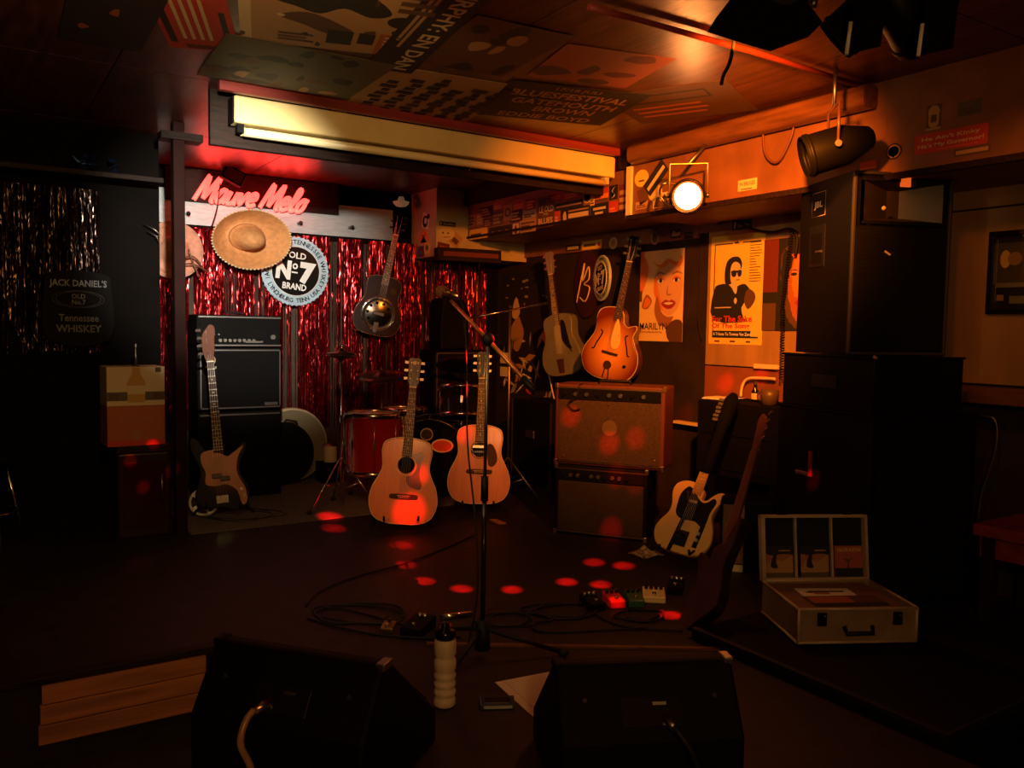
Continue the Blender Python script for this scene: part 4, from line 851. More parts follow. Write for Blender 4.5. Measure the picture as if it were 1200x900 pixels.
# ------------------------------------------------------------------ boom microphone stand
B = onz(565, 770, ST); H = 1.165
t = thing('microphone_stand', 'black boom microphone stand on the open stage', 'microphone stand', B)
MB().cyl((0, 0, 0.04), (0, 0, 0.62), 0.009, n=10).build('lower_tube', 'blackgloss', t); MB().cyl((0, 0, 0.62), (0.005, 0, H), 0.0065, n=10).build('upper_tube', 'dullmetal', t)
MB().cyl((0, 0, 0.58), (0, 0, 0.67), 0.0135, n=12).build('height_clutch', 'rubber', t)
MB().cyl((0, 0, 0.03), (0, 0, 0.14), 0.03, 0.022, n=14).build('base_hub', 'rubber', t)
for a in (-28, 92, 212):
    f = Vector((0.3*math.cos(R_(a)), 0.3*math.sin(R_(a)), 0.012)); l = MB().tube([(0, 0, 0.11), f], 0.009, 8).build('leg', 'rubber', t); MB().ball(f, 0.017, 8, (1.3, 1.3, 0.8)).build('rubber_foot', 'rubber', l)
e0, e1 = dep(527, 351, 3.45)-B, dep(627, 459, 2.86)-B; pv = Vector((0.005, 0, H))
MB().tube([e0, pv+(e0-pv)*0.02+Vector((0, 0, 0.0)), e1], 0.0075, 8).build('boom', mat('orange_glint_metal', (0.7, 0.26, 0.09), 0.38, 0.7), t)  # orange glint of the stage light is put into the boom's colour
MB().ball(pv, 0.024, 12).build('boom_clutch', 'rubber', t); MB().cyl(e1, e1+(pv-e1).normalized()*0.07, 0.014, n=10).build('counterweight', 'rubber', t)
md = (dep(514, 342, 3.47)-B)-e0
MB().cyl(e0, e0+md.normalized()*0.05, 0.014, n=12).build('microphone_clip', 'rubber', t)
m0 = dep(531, 346, 3.40)-B; m1 = dep(520, 343, 3.46)-B; dd = (m1-m0).normalized()
MB().cyl(m0+dd*-0.05, m0+dd*0.06, 0.011, 0.02, n=14).build('microphone_body', 'brass', t); MB().ball(m0+dd*0.09, 0.03, 14).build('microphone_foam', mat('dark_brown_foam', (0.05, 0.028, 0.018), 0.95, bump=0.8, bscale=300), t)
cb = [m0+dd*-0.05, dep(544, 372, 3.38)-B, dep(547, 430, 3.35)-B, dep(548, 520, 3.2)-B, dep(556, 600, 3.1)-B, dep(560, 690, 3.05)-B, Vector((-0.05, 0.03, 0.01))]
MB().tube(catmull([tuple(v) for v in cb], 5, False), 0.0035, 6).build('cable', 'rubber', t)

# ------------------------------------------------------------------ combo amplifiers by the right wall
aL, aR = onz(649, 624, ST), onz(757, 636, ST)
aw_ = (aR-aL).length; ath = math.degrees(math.atan2(aR.y-aL.y, aR.x-aL.x)); amid = (aL+aR)/2
AROT = Rz(ath)
GRL = mat('silver_brown_grille', (0.05, 0.026, 0.014), 0.8, var=0.4, scale=120)
ux = AROT @ Vector((1, 0, 0)); uy = AROT @ Vector((0, 1, 0))
def combo(name, label, base, rot, w, h, d, panelm, nk, grm, trimm, lamp=False):
    t = thing(name, label, 'amplifier', base, rot)
    MB().bb((-w/2, 0, 0), (w/2, d, h)).build('cabinet', trimm, t, 0.012)
    MB().bb((-w/2+0.022, -0.004, 0.025), (w/2-0.022, 0.006, h-0.095)).build('grille', grm, t, 0.003)
    MB().bb((-w/2+0.022, -0.008, h-0.09), (w/2-0.022, 0.006, h-0.028)).build('control_panel', panelm, t, 0.003)
    for k in range(nk):
        x_ = -w/2+0.06+(w-0.18)*k/(nk-1); MB().cyl((x_, -0.022, h-0.058), (x_, -0.006, h-0.058), 0.011, 0.013, n=14).build('knob', 'silver' if k % 3 else 'blackgloss', t)
    MB().bb((w/2-0.11, -0.010, h-0.08), (w/2-0.03, -0.006, h-0.036)).build('name_plate', 'blackgloss', t)
    for (x0, x1, z0, z1) in ((-w/2+0.014, w/2-0.014, h-0.026, h-0.018), (-w/2+0.014, w/2-0.014, 0.016, 0.024)): MB().bb((x0, -0.007, z0), (x1, 0.002, z1)).build('piping', 'brass', t)
    for s in (-1, 1):
        for z in (0.012, h-0.012): MB().box((s*(w/2-0.006), 0.006, z), (0.02, 0.02, 0.03)).build('corner_guard', 'brass', t, 0.003)
    MB().tube([(-0.1, d/2, h), (-0.09, d/2, h+0.02), (0.09, d/2, h+0.02), (0.1, d/2, h)], 0.008, 8).build('handle', 'rubber', t)
    return t
hl_a = 0.415
combo('combo_amplifier', 'smaller black combo amplifier under the large brown combo', (amid.x, amid.y, ST), AROT, aw_, hl_a, 0.24, 'black', 10, mat('dark_grille', (0.028, 0.016, 0.010), 0.8, var=0.4, scale=120), 'black')
w2 = aw_*1.17; hu = 0.475
ctr = amid + ux*(w2-aw_)*0.42 + Vector((0, 0, hl_a+0.002))
RB = mat('red_brown_vinyl', (0.10, 0.022, 0.014), 0.5, bump=0.3, bscale=300)
t = combo('combo_amplifier', 'large combo amplifier with brown grille stacked on the smaller one', (ctr.x, ctr.y, ST+hl_a+0.002), AROT, w2, hu, 0.26, 'blackgloss', 8, GRL, RB)
MB().disc((0.01, hu*0.48), 0.045, -0.008, -0.003, 28).build('speaker_badge', mat('grille_patch', (0.11, 0.07, 0.035), 0.6), t)
for x_, z in ((-w2/2+0.06, 0.05), (w2/2-0.05, 0.06), (0.0, 0.05), (0.0, hu-0.11)): MB().ball((x_, -0.006, z), 0.006, 8).build('screw', 'brass', t)
MB().tube(catmull([(-w2/2+0.16, 0.02, hu+0.004), (-w2/2+0.15, -0.02, hu-0.01), (-w2/2+0.14, -0.03, hu-0.07), (-w2/2+0.09, -0.025, hu-0.11), (-w2/2+0.12, -0.02, hu-0.15), (-w2/2+0.16, -0.02, hu-0.14)], 4, False), 0.004, 6).build('cable', 'rubber', t)
# guitar strap hanging from the grey guitar
o = MB().tube([tuple(v) for v in catmull([tuple(onx(x_, y_, 3.9)) for x_, y_ in ((641, 400), (642, 430), (646, 452), (650, 470))], 4, False)], 0.006, 6).build('hanging_strap', 'ivory'); tag(o, 'thin pale strap hanging below the grey metal guitar', 'strap')

# ------------------------------------------------------------------ wall posters
def wall_poster(name, label, px, base, shapes, texts=(), tilt=0.0, y_off=0.0):
    c = [onx(x_, y_, XR-0.014) for x_, y_ in px]; cen = sum(c, Vector())/4
    w_ = ((c[0].y-c[1].y)+(c[3].y-c[2].y))/2; h_ = ((c[0].z-c[3].z)+(c[1].z-c[2].z))/2
    o = printed(name, w_, h_, base, shapes, None, 0.002, texts)
    m = (FACE_RIGHT @ Ry(tilt)).to_4x4(); m.translation = Vector((XR-0.0125-y_off, cen.y, cen.z)); o.matrix_world = m
    return tag(o, label, 'poster')
# portrait of a fair haired woman (generic face)
wall_poster('portrait_poster', 'amber portrait poster of a smiling fair-haired woman with dark capitals', ((751, 295), (802, 290.5), (797, 401), (746, 399)), 'orange',
    [('blond', rect(0, 0, 1, 1)), ('orange', catmull([(0, 0.5), (0.12, 0.62), (0.2, 0.8), (0.1, 0.95), (0.0, 1.0)], 3)),
     ('skin', catmull([(0.34, 0.72), (0.5, 0.86), (0.72, 0.88), (0.93, 0.78), (0.98, 0.6), (0.93, 0.42), (0.82, 0.32), (0.68, 0.28), (0.52, 0.34), (0.42, 0.46), (0.36, 0.58)], 4)),
     ('orange', catmull([(0.30, 0.88), (0.5, 0.80), (0.7, 0.85), (0.9, 0.8), (0.95, 0.92), (0.6, 0.99), (0.35, 0.97)], 4)),
     ('blond', catmull([(0.28, 0.9), (0.46, 0.84), (0.64, 0.9), (0.86, 0.86), (0.9, 0.95), (0.6, 1.0), (0.3, 0.99)], 4)),
     ('orange', catmull([(0.36, 0.72), (0.33, 0.55), (0.44, 0.42), (0.56, 0.33), (0.50, 0.45), (0.43, 0.58)], 3)), ('shade', catmull([(0.36, 0.715), (0.46, 0.77), (0.6, 0.725), (0.47, 0.745)], 3)), ('shade', catmull([(0.72, 0.72), (0.85, 0.765), (0.98, 0.725), (0.86, 0.742)], 3)), ('orange', blob(0.48, 0.68, 0.10, 0.035)), ('orange', blob(0.84, 0.68, 0.09, 0.035)),
     ('white', blob(0.48, 0.665, 0.075, 0.022)), ('black', blob(0.49, 0.665, 0.035, 0.022)), ('brown', catmull([(0.38, 0.67), (0.48, 0.695), (0.58, 0.665), (0.48, 0.685)], 3)),
     ('white', blob(0.84, 0.665, 0.07, 0.022)), ('black', blob(0.84, 0.665, 0.034, 0.022)), ('brown', catmull([(0.75, 0.665), (0.84, 0.695), (0.95, 0.67), (0.84, 0.685)], 3)),
     ('shade', catmull([(0.66, 0.62), (0.63, 0.52), (0.69, 0.50), (0.75, 0.52), (0.68, 0.515), (0.655, 0.53)], 3)),
     ('lip', catmull([(0.52, 0.42), (0.62, 0.455), (0.69, 0.442), (0.75, 0.455), (0.84, 0.42), (0.76, 0.365), (0.66, 0.355), (0.58, 0.375)], 4)), ('white', catmull([(0.57, 0.418), (0.68, 0.43), (0.79, 0.418), (0.68, 0.40)], 3)),
     ('brown', catmull([(0.64, 0.16), (0.85, 0.24), (1.0, 0.2), (1.0, 0.0), (0.72, 0.0)], 3)), ('shade', catmull([(0.42, 0.50), (0.36, 0.34), (0.46, 0.2), (0.64, 0.16), (0.8, 0.27), (0.66, 0.27), (0.52, 0.33)], 3)),
     ('brown', rect(0.0, 0.44, 0.06, 0.56)), ('shade', catmull([(0.06, 0.38), (0.16, 0.52), (0.3, 0.45), (0.2, 0.36)], 3)), ('orange', catmull([(0.1, 0.38), (0.17, 0.49), (0.27, 0.44), (0.19, 0.38)], 3))],
    [('MARILYN', 'black', 0.34, 0.165, 0.64, 0.075, dict(bold=0.01)), ('~~~~~~', 'shade', 0.3, 0.1, 0.5, 0.02)], 0, -0.0105)
# tribute poster
wall_poster('tribute_poster', 'yellow tribute poster with a man in sunglasses on the tan panel', ((835, 277), (897.5, 272.5), (892, 405.5), (829.5, 402)), 'cream',
    [('yellow', rect(0, 0, 1, 1)), ('black', rect(0.07, 0.06, 0.085, 0.93)), ('black', rect(0.07, 0.92, 0.42, 0.93)), ('black', rect(0.6, 0.92, 0.93, 0.93)), ('black', rect(0.07, 0.06, 0.93, 0.075)),
     ('black', catmull([(0.44, 0.935), (0.48, 0.915), (0.5, 0.945), (0.53, 0.925), (0.56, 0.93), (0.52, 0.918), (0.49, 0.925)], 3)),
     ('black', catmull([(0.30, 0.56), (0.28, 0.66), (0.32, 0.76), (0.42, 0.80), (0.54, 0.795), (0.60, 0.74), (0.58, 0.68), (0.5, 0.64), (0.42, 0.56)], 4)),
     ('cream', catmull([(0.40, 0.72), (0.48, 0.755), (0.57, 0.72), (0.57, 0.63), (0.52, 0.565), (0.44, 0.545), (0.39, 0.60)], 4)),
     ('black', rect(0.40, 0.655, 0.6, 0.675)), ('black', blob(0.455, 0.648, 0.048, 0.032)), ('black', blob(0.56, 0.648, 0.04, 0.032)), ('brown', rect(0.5, 0.585, 0.57, 0.593)),
     ('black', catmull([(0.08, 0.50), (0.2, 0.555), (0.36, 0.55), (0.46, 0.50), (0.52, 0.53), (0.66, 0.55), (0.76, 0.50), (0.86, 0.44), (0.9, 0.38), (0.84, 0.32), (0.84, 0.22), (0.08, 0.22)], 3)),
     ('cream', catmull([(0.42, 0.53), (0.47, 0.55), (0.53, 0.54), (0.5, 0.46)], 3)), ('yellow', catmull([(0.62, 0.34), (0.78, 0.42), (0.93, 0.46), (0.93, 0.22), (0.7, 0.22)], 3)), ('brown', catmull([(0.72, 0.5), (0.84, 0.47), (0.86, 0.4), (0.74, 0.32), (0.66, 0.4)], 3)),
     ('cream', catmull([(0.47, 0.40), (0.5, 0.43), (0.53, 0.40), (0.5, 0.37)], 3)), ('cream', rect(0.1, 0.335, 0.42, 0.345)),
     ('black', rect(0.07, 0.06, 0.8, 0.125)), ('brown', rect(0.12, 0.02, 0.22, 0.035)), ('brown', rect(0.42, 0.02, 0.52, 0.035)), ('brown', rect(0.72, 0.02, 0.8, 0.035))]+lines(15, 0.74, 0.97, 0.55, 0.92, 'brown', 4, 0.75, 0.6),
    [('For The Sake', 'red', 0.44, 0.235, 0.76, 0.06, dict(bold=0.03)), ('Of The Song', 'red', 0.42, 0.165, 0.72, 0.06, dict(bold=0.03)), ('A Tribute To Townes Van Zandt', 'white', 0.46, 0.095, 0.74, 0.028, dict(bold=0.02))], 0, 0.0)
# dark collage poster with a coarse orange face
r = random.Random(5); pix = []
def jag(pts, k=0.016): return [(u+r.uniform(-k, k), v+r.uniform(-k, k)*0.6) for u, v in catmull(pts, 6)]
pix += [('darkred', rect(0.0, 0.42, 0.3, 1)), ('brown', rect(0, 0, 0.28, 0.3)), ('brown', jag([(0.40, 0.86), (0.7, 0.94), (0.98, 0.84), (0.99, 0.3), (0.84, 0.06), (0.6, 0.06), (0.44, 0.3), (0.36, 0.6)])),
        ('rust', jag([(0.52, 0.80), (0.72, 0.86), (0.92, 0.80), (0.95, 0.5), (0.9, 0.26), (0.76, 0.10), (0.62, 0.16), (0.52, 0.36), (0.48, 0.6)])), ('orange', jag([(0.62, 0.76), (0.74, 0.80), (0.78, 0.6), (0.76, 0.4), (0.66, 0.36), (0.58, 0.5)])),
        ('shade', jag([(0.86, 0.78), (0.95, 0.7), (0.95, 0.4), (0.88, 0.26), (0.84, 0.4), (0.88, 0.55)])), ('black', jag([(0.40, 0.86), (0.6, 0.78), (0.52, 0.62), (0.5, 0.4), (0.42, 0.3), (0.36, 0.5)])), ('black', jag([(0.5, 0.84), (0.72, 0.82), (0.96, 0.84), (0.84, 0.95), (0.6, 0.95)])),
        ('black', blob(0.62, 0.605, 0.06, 0.018)), ('black', blob(0.85, 0.605, 0.05, 0.018)), ('brown', jag([(0.55, 0.64), (0.63, 0.66), (0.7, 0.64), (0.63, 0.645)], 0.005)), ('brown', jag([(0.79, 0.64), (0.86, 0.66), (0.93, 0.64), (0.86, 0.645)], 0.005)),
        ('brown', jag([(0.72, 0.43), (0.76, 0.40), (0.80, 0.43), (0.76, 0.415)], 0.004)), ('lip', jag([(0.65, 0.30), (0.75, 0.33), (0.85, 0.30), (0.75, 0.265)], 0.006)), ('brown', jag([(0.56, 0.24), (0.66, 0.10), (0.84, 0.10), (0.92, 0.22), (0.8, 0.05), (0.64, 0.05)]))]
wall_poster('collage_poster', 'dark poster with a coarse orange face half behind the large loudspeaker', ((897, 281), (956, 276), (953, 389), (893, 386)), 'black', pix, (), 0, 0.006)
# large black and white poster by the corner (generic profile and patchwork)
r = random.Random(11); sh = []
for k in range(34):
    cx, cz = r.uniform(0.05, 0.95), r.uniform(0.02, 0.5); a = r.uniform(0, 3.1); l, wd = r.uniform(0.05, 0.16), r.uniform(0.008, 0.03)
    sh.append((r.choice(['grey', 'cream', 'white', 'tan']), [(cx+l*math.cos(a), cz+0.7*l*math.sin(a)), (cx-wd*math.sin(a), cz+wd*math.cos(a)), (cx-l*math.cos(a), cz-0.7*l*math.sin(a)), (cx+wd*math.sin(a), cz-wd*math.cos(a))]))
for k in range(12):
    cx, cz = r.uniform(0.1, 0.9), r.uniform(0.72, 0.97); sh.append(('grey', blob(cx, cz, r.uniform(0.01, 0.04), r.uniform(0.004, 0.012), 8)))
sh += [('tan', catmull([(0.22, 0.56), (0.34, 0.64), (0.40, 0.6), (0.46, 0.5), (0.36, 0.36), (0.26, 0.38), (0.27, 0.43), (0.2, 0.47)], 3)), ('cream', catmull([(0.22, 0.66), (0.3, 0.8), (0.38, 0.68), (0.3, 0.62)], 3)),
       ('white', rect(0.0, 0.25, 0.2, 0.34)), ('white', rect(0.0, 0.14, 0.18, 0.22)), ('orange', catmull([(0.78, 0.5), (0.9, 0.55), (0.97, 0.48), (0.88, 0.42)], 3)), ('red', blob(0.6, 0.05, 0.08, 0.03))]
wall_poster('profile_poster', 'tall black poster with pale patchwork and a face in profile by the corner', ((586, 320), (648, 316), (648, 462), (586, 466)), 'black', sh, (), 0, -0.0105)

# ------------------------------------------------------------------ stickers on soffits and rail (parts of what they are glued to)
def stick(parent, pos, rot, w_, h_, base, shapes=(), texts=(), round_=False):
    if round_:
        names = [base]; mb = MB(); mb.disc((0, 0), h_/2, -0.0015, 0, 24, w_/2)
        for n, pts in shapes:
            names.append(n); mb.m = len(names)-1; mb.prism([((a-0.5)*w_, (b-0.5)*h_) for a, b in pts], -0.002, -0.0014)
        for tx in texts:
            names.append(tx[1]); mb.m = len(names)-1; text_geo(mb, tx[0], tx[4]*w_, tx[5]*h_, ((tx[2]-0.5)*w_, (tx[3]-0.5)*h_), -0.0016, thick=0.0005)
        o = mb.build('sticker', [INK[n] for n in names], parent)
    else: o = printed('sticker', w_, h_, base, list(shapes), parent, 0.0012, texts)
    m = rot.to_4x4(); m.translation = Vector(pos); o.matrix_world = m; return o
def soff(px0, py0, px1, py1, base, shapes=(), texts=(), tilt=0, X=XS, parent=sofA, round_=False, lift=0.0):
    cx_, cy_ = (px0+px1)/2, (py0+py1)/2; c = onx(cx_, cy_, X); wy = abs(onx(px0, cy_, X).y-onx(px1, cy_, X).y); hz = abs(onx(cx_, py0, X).z-onx(cx_, py1, X).z)
    return stick(parent, (X-0.0002-lift, c.y, c.z), FACE_RIGHT @ Ry(tilt), wy, hz, base, shapes, texts, round_)
r = random.Random(21)
W1 = lambda n, k=3: [(n, rect(0.08, 0.15+0.25*i, r.uniform(0.6, 0.94), 0.30+0.25*i)) for i in range(k)]
soff(549, 252, 557, 266, 'tan', W1('brown')); soff(550, 268, 571, 280, 'yellow', W1('brown', 2)); soff(558, 250, 566, 264, 'tan', W1('cream')); soff(563, 242, 578, 254, 'black', W1('tan'))
soff(567, 256, 577, 266, 'brown', W1('tan')); soff(573, 265, 600, 277, 'black', (), [('~ ~ ~', 'tan', 0.5, 0.5, 0.8, 0.2)]); soff(578, 236, 590, 246, 'rust', W1('cream', 2)); soff(577, 248, 590, 264, 'olive', W1('tan'))
soff(590, 240, 600, 258, 'tan', [('brown', blob(0.5, 0.5, 0.34, 0.3)), ('tan', blob(0.5, 0.5, 0.2, 0.18))]); soff(601, 234, 615, 246, 'rust', W1('orange', 2)); soff(598, 246, 612, 260, 'black', W1('tan')); soff(601, 262, 608, 274, 'cream', [('brown', catmull([(0.2, 0.1), (0.5, 0.9), (0.8, 0.1)], 3))])
soff(609, 257, 628, 272, 'tan', W1('brown', 3)); soff(616, 233, 628, 246, 'darkred', W1('orange')); soff(613, 246, 628, 256, 'grey', W1('black', 2))
soff(629.5, 230, 649.5, 266, 'brown', [('black', rect(0.1, 0.72, 0.55, 0.95))], [('LE OLD', 'cream', 0.54, 0.58, 0.84, 0.2, dict(bold=0.03)), ('THE', 'cream', 0.5, 0.42, 0.3, 0.08), ('BLUES', 'cream', 0.5, 0.2, 0.84, 0.2, dict(bold=0.03))])
soff(644, 225, 660, 235, 'red', W1('orange', 2)); soff(660, 221, 682, 233, 'rust', W1('orange', 2)); soff(650, 236, 683, 245, 'black', [('tan', rect(0.05, 0.4, 0.95, 0.6))]); soff(650, 247, 656, 262, 'red', W1('cream', 2))
soff(657, 243, 691, 260, 'black', [('cream', catmull([(0.1, 0.2), (0.08, 0.6), (0.15, 0.85), (0.2, 0.5), (0.18, 0.15)], 3)), ('tan', rect(0.27, 0.75, 0.95, 0.85)), ('tan', rect(0.27, 0.1, 0.95, 0.18)), ('cream', rect(0.27, 0.3, 0.95, 0.62))])
soff(683, 220, 694, 238, 'cream', [('brown', blob(0.5, 0.5, 0.4, 0.42)), ('tan', blob(0.5, 0.5, 0.26, 0.3))], (), 0, XS, sofA, True); soff(694, 221, 713, 236, 'orange', [('red', rect(0, 0.55, 1, 1)), ('brown', rect(0, 0, 1, 0.2))])
soff(692, 238, 713, 255, 'black', [('cream', rect(0.15, 0.55, 0.85, 0.72)), ('cream', rect(0.25, 0.25, 0.7, 0.4))], (), 0); soff(692, 229, 697, 241, 'yellow', W1('brown', 2), (), 0, XS, sofA, False, 0.002)
soff(714, 217, 724, 234, 'black', [('cream', catmull([(0.3, 0.1), (0.7, 0.3), (0.3, 0.6), (0.7, 0.9), (0.4, 0.6), (0.6, 0.35)], 3))]); soff(714, 236, 724, 252, 'red', W1('orange', 2)); soff(725, 216, 736, 250, 'darkred', W1('tan', 3))
# soffit behind the lamp
XB = XS-0.03
soff(744, 199, 760, 219, 'yellow', [('brown', rect(0.3, 0.3, 0.7, 0.4))], (), 0, XB, sofB, True); soff(755, 199, 783, 218, 'black', [('cream', rect(0.06, 0.35, 0.94, 0.6))], (), -42, XB, sofB, False, 0.003); soff(748, 219, 762, 237, 'darkred', [('brown', rect(0.1, 0.1, 0.9, 0.9))], (), -20, XB, sofB)
soff(760, 216, 776, 236, 'yellow', [('cream', rect(0.2, 0.42, 0.8, 0.58))], (), 0, XB, sofB, True); soff(766, 226, 785, 243, 'cream', [('brown', catmull([(0.1, 0.1), (0.3, 0.8), (0.5, 0.4), (0.7, 0.9), (0.9, 0.1)], 3)), ('brown', rect(0.05, 0.05, 0.95, 0.2))], (), 0, XB, sofB, False, 0.004); soff(745, 236, 759, 245, 'tan', W1('brown', 2), (), 0, XB, sofB)
soff(865, 210, 887, 223, 'cream', [('brown', rect(0.15, 0.1, 0.75, 0.2))], [('IN BRUGES', 'brown', 0.5, 0.62, 0.8, 0.36, dict(bold=0.02))], 0, XB, sofB)
# far stickers: bread emblem, red banner, round badge
soff(1086, 123, 1103, 152, 'brown', [('tan', catmull([(0.2, 0.15), (0.15, 0.55), (0.1, 0.75), (0.3, 0.95), (0.7, 0.95), (0.9, 0.75), (0.85, 0.55), (0.8, 0.15)], 3)), ('brown', rect(0.3, 0.3, 0.7, 0.6)), ('tan', rect(0.0, 0.0, 1.0, 0.09))], (), 0, XB, sofB)
soff(1071, 152, 1156, 175, 'red', [], [("He Ain't Kinky", 'cream', 0.5, 0.7, 0.8, 0.26, dict(bold=0.02)), ("He's My Governor!", 'cream', 0.5, 0.35, 0.9, 0.26, dict(bold=0.02)), ('____________', 'orange', 0.6, 0.12, 0.55, 0.02)], 0, XB, sofB)
soff(1118, 172, 1160, 181, 'brown', [('tan', rect(0.05, 0.25, 0.95, 0.75))], (), 0, XB, sofB); soff(1038, 168, 1057, 187, 'black', [('tan', blob(0.5, 0.5, 0.4, 0.4)), ('black', blob(0.5, 0.5, 0.33, 0.33)), ('cream', catmull([(0.42, 0.2), (0.5, 0.8), (0.58, 0.35), (0.66, 0.6), (0.55, 0.15)], 3))], (), 0, XB, sofB, True)
soff(1122, 118, 1150, 135, 'olive', W1('brown', 2), (), 0, XB, sofB); soff(1008, 189, 1027, 198, 'red', [('orange', rect(0.0, 0.0, 1, 0.2))], (), 0, XB, sofB)
# rail stickers
XRl = XR-0.022
for (a_, b_, c_, d_, bs, sh_, rd) in ((663, 287, 680, 294, 'black', [('cream', rect(0.12, 0.25, 0.88, 0.75))], False), (682, 282, 705, 292, 'yellow', [('brown', rect(0.08, 0.35, 0.7, 0.65)), ('red', blob(0.86, 0.5, 0.07, 0.25, 8))], False), (714, 278, 723.5, 292, 'cream', [('tan', blob(0.5, 0.5, 0.3, 0.3))], True),
        (763, 271, 772, 287, 'tan', [('olive', blob(0.5, 0.5, 0.35, 0.35))], True), (786, 269, 798, 279, 'black', [('cream', catmull([(0.1, 0.3), (0.3, 0.9), (0.6, 0.6), (0.9, 0.7), (0.9, 0.3)], 3))], False), (802, 272, 812, 280, 'black', [('brown', rect(0.1, 0.5, 0.9, 0.7))], False),
        (858, 258, 881, 269, 'black', [('cream', rect(0.12, 0.15, 0.18, 0.85))], False)):
    o = soff(a_, b_, c_, d_, bs, sh_, [('Studio.', 'cream', 0.6, 0.5, 0.62, 0.4)] if a_ == 858 else (), 0, XRl, wr, rd)
# corner box stickers
def cstick(px0, py0, px1, py1, base, shapes=(), texts=(), tilt=0, rd=False):
    a, b2 = ony(px0, py0, 5.95), ony(px1, py1, 5.95); stick(cab, ((a.x+b2.x)/2, 5.9498, (a.z+b2.z)/2), Ry(tilt), abs(a.x-b2.x), abs(a.z-b2.z), base, shapes, texts, rd)
cstick(515, 259, 534, 266, 'black', [('cream', rect(0.06, 0.2, 0.12, 0.8))], [('Studios', 'cream', 0.58, 0.5, 0.7, 0.5)]); cstick(513, 266, 533, 282, 'cream', [('olive', blob(0.3, 0.6, 0.06, 0.08, 8)), ('olive', blob(0.6, 0.55, 0.06, 0.08, 8)), ('olive', rect(0.3, 0.2, 0.7, 0.26))], (), -6, True); cstick(528, 273, 540, 289, 'tan', [('brown', rect(0.2, 0.2, 0.8, 0.6))], (), 35)
cstick(512, 284, 526, 301, 'darkred', [('rust', rect(0.2, 0.5, 0.8, 0.75)), ('black', rect(0.1, 0.1, 0.6, 0.35))], (), 8)
for k in range(5): cstick(513+5*k, 248, 516+5*k, 251, 'cream', (), (), 0, True)
qx = ony(511, 300, 5.95).x
def lstick(px0, py0, px1, py1, base, shapes=(), rd=False, tilt=0):
    a, b2 = onx(px0, py0, qx), onx(px1, py1, qx); stick(cab, (qx-0.0002, (a.y+b2.y)/2, (a.z+b2.z)/2), FACE_RIGHT @ Ry(tilt), abs(a.y-b2.y), abs(a.z-b2.z), base, shapes, (), rd)
lstick(495, 251, 503, 267, 'white', [('black', blob(0.45, 0.45, 0.38, 0.4)), ('white', blob(0.5, 0.5, 0.2, 0.2)), ('black', rect(0.6, 0.7, 1, 1))], False, 15); lstick(492, 271, 501, 285, 'orange', [('brown', catmull([(0.1, 0.1), (0.5, 0.45), (0.9, 0.1), (0.6, 0.5), (0.9, 0.9), (0.5, 0.6), (0.1, 0.9), (0.4, 0.5)], 2))], True); lstick(497, 284, 504, 297, 'yellow', [('green', blob(0.5, 0.5, 0.25, 0.25))], True); lstick(490, 289, 497, 301, 'purple', [('blue', rect(0.2, 0.3, 0.8, 0.5))], False)
# dark sign box under the corner box
q0, q1 = ony(516, 286, 5.80), ony(585, 309, 5.80)
t = thing('sign_box', 'slim dark sign box with dull red lettering under the corner box', 'sign', ((q0.x+q1.x)/2, 5.80, (q0.z+q1.z)/2), Rz(-8))
w_ = q1.x-q0.x; h = q0.z-q1.z
MB().bb((-w_/2, 0, -h/2), (w_/2, 0.1, h/2*0.7)).build('case', 'darkwood', t, 0.004); mb = MB(); mb.bb((-w_*0.42, -0.002, -h*0.2), (w_*0.45, 0, h*0.1)); mb.build('letter_strip', INK['darkred'], t)
MB().tube([(0.1, 0.05, -h/2), (0.12, 0.12, -h/2-0.09), (0.02, 0.14, -h/2-0.02)], 0.008, 6).build('bracket', 'darkwood', t)

# ------------------------------------------------------------------ black console on the right with things on it
cA, cB = onx(818, 468, 3.62), onx(912, 470, 3.62)
ctz = cA.z
t = thing('rack_cabinet', 'black rack cabinet against the wall below the tribute poster', 'cabinet', (3.62, (cA.y+cB.y)/2, ST))
cl_ = (cA.y-cB.y)/2; chh = ctz-ST
MB().bb((0, -cl_, 0.38), (0.35, cl_, chh)).build('body', 'blackmatte', t, 0.006)
for y_ in (-cl_+0.03, cl_-0.03):
    for x_ in (0.03, 0.32): MB().bb((x_-0.02, y_-0.02, 0), (x_+0.02, y_+0.02, 0.39)).build('leg', 'black', t)
for k in range(2): MB().bb((-0.006, -cl_+0.04, 0.42+0.2*k), (0.002, cl_-0.04, 0.59+0.2*k)).build('drawer_front', 'blackmatte', t, 0.003)
o = MB().bb((XR-0.06, 3.93, 0), (XR, 4.18, 0.018)).build('white_ledge', 'ivory', None, 0.002); q = onx(803, 498, XR-0.06); o.location.z = q.z; o.location.y = q.y-4.05; tag(o, 'short pale ledge on the wall between amplifier and rack cabinet', 'shelf')
q0, q1 = onx(884, 429, XR-0.03), onx(912, 431, XR-0.03)
t = thing('work_lamp', 'small white strip lamp with a bent white cable on the tan panel', 'lamp', (XR-0.012, (q0.y+q1.y)/2, q0.z))
MB().bb((-0.03, -abs(q0.y-q1.y)/2, -0.014), (0, abs(q0.y-q1.y)/2, 0.014)).build('strip', 'ivory', t, 0.005)
org = Vector(t.location)
MB().tube(catmull([tuple(onx(x_, y_, XR-0.05)-org) for x_, y_ in ((908, 444), (890, 443), (876, 444), (870, 452), (868, 465))], 5, False), 0.009, 8).build('bent_tube', 'ivory', t)
def on_cab(px, py, x): q = onx(px, py, x); return Vector((x, q.y, ctz))
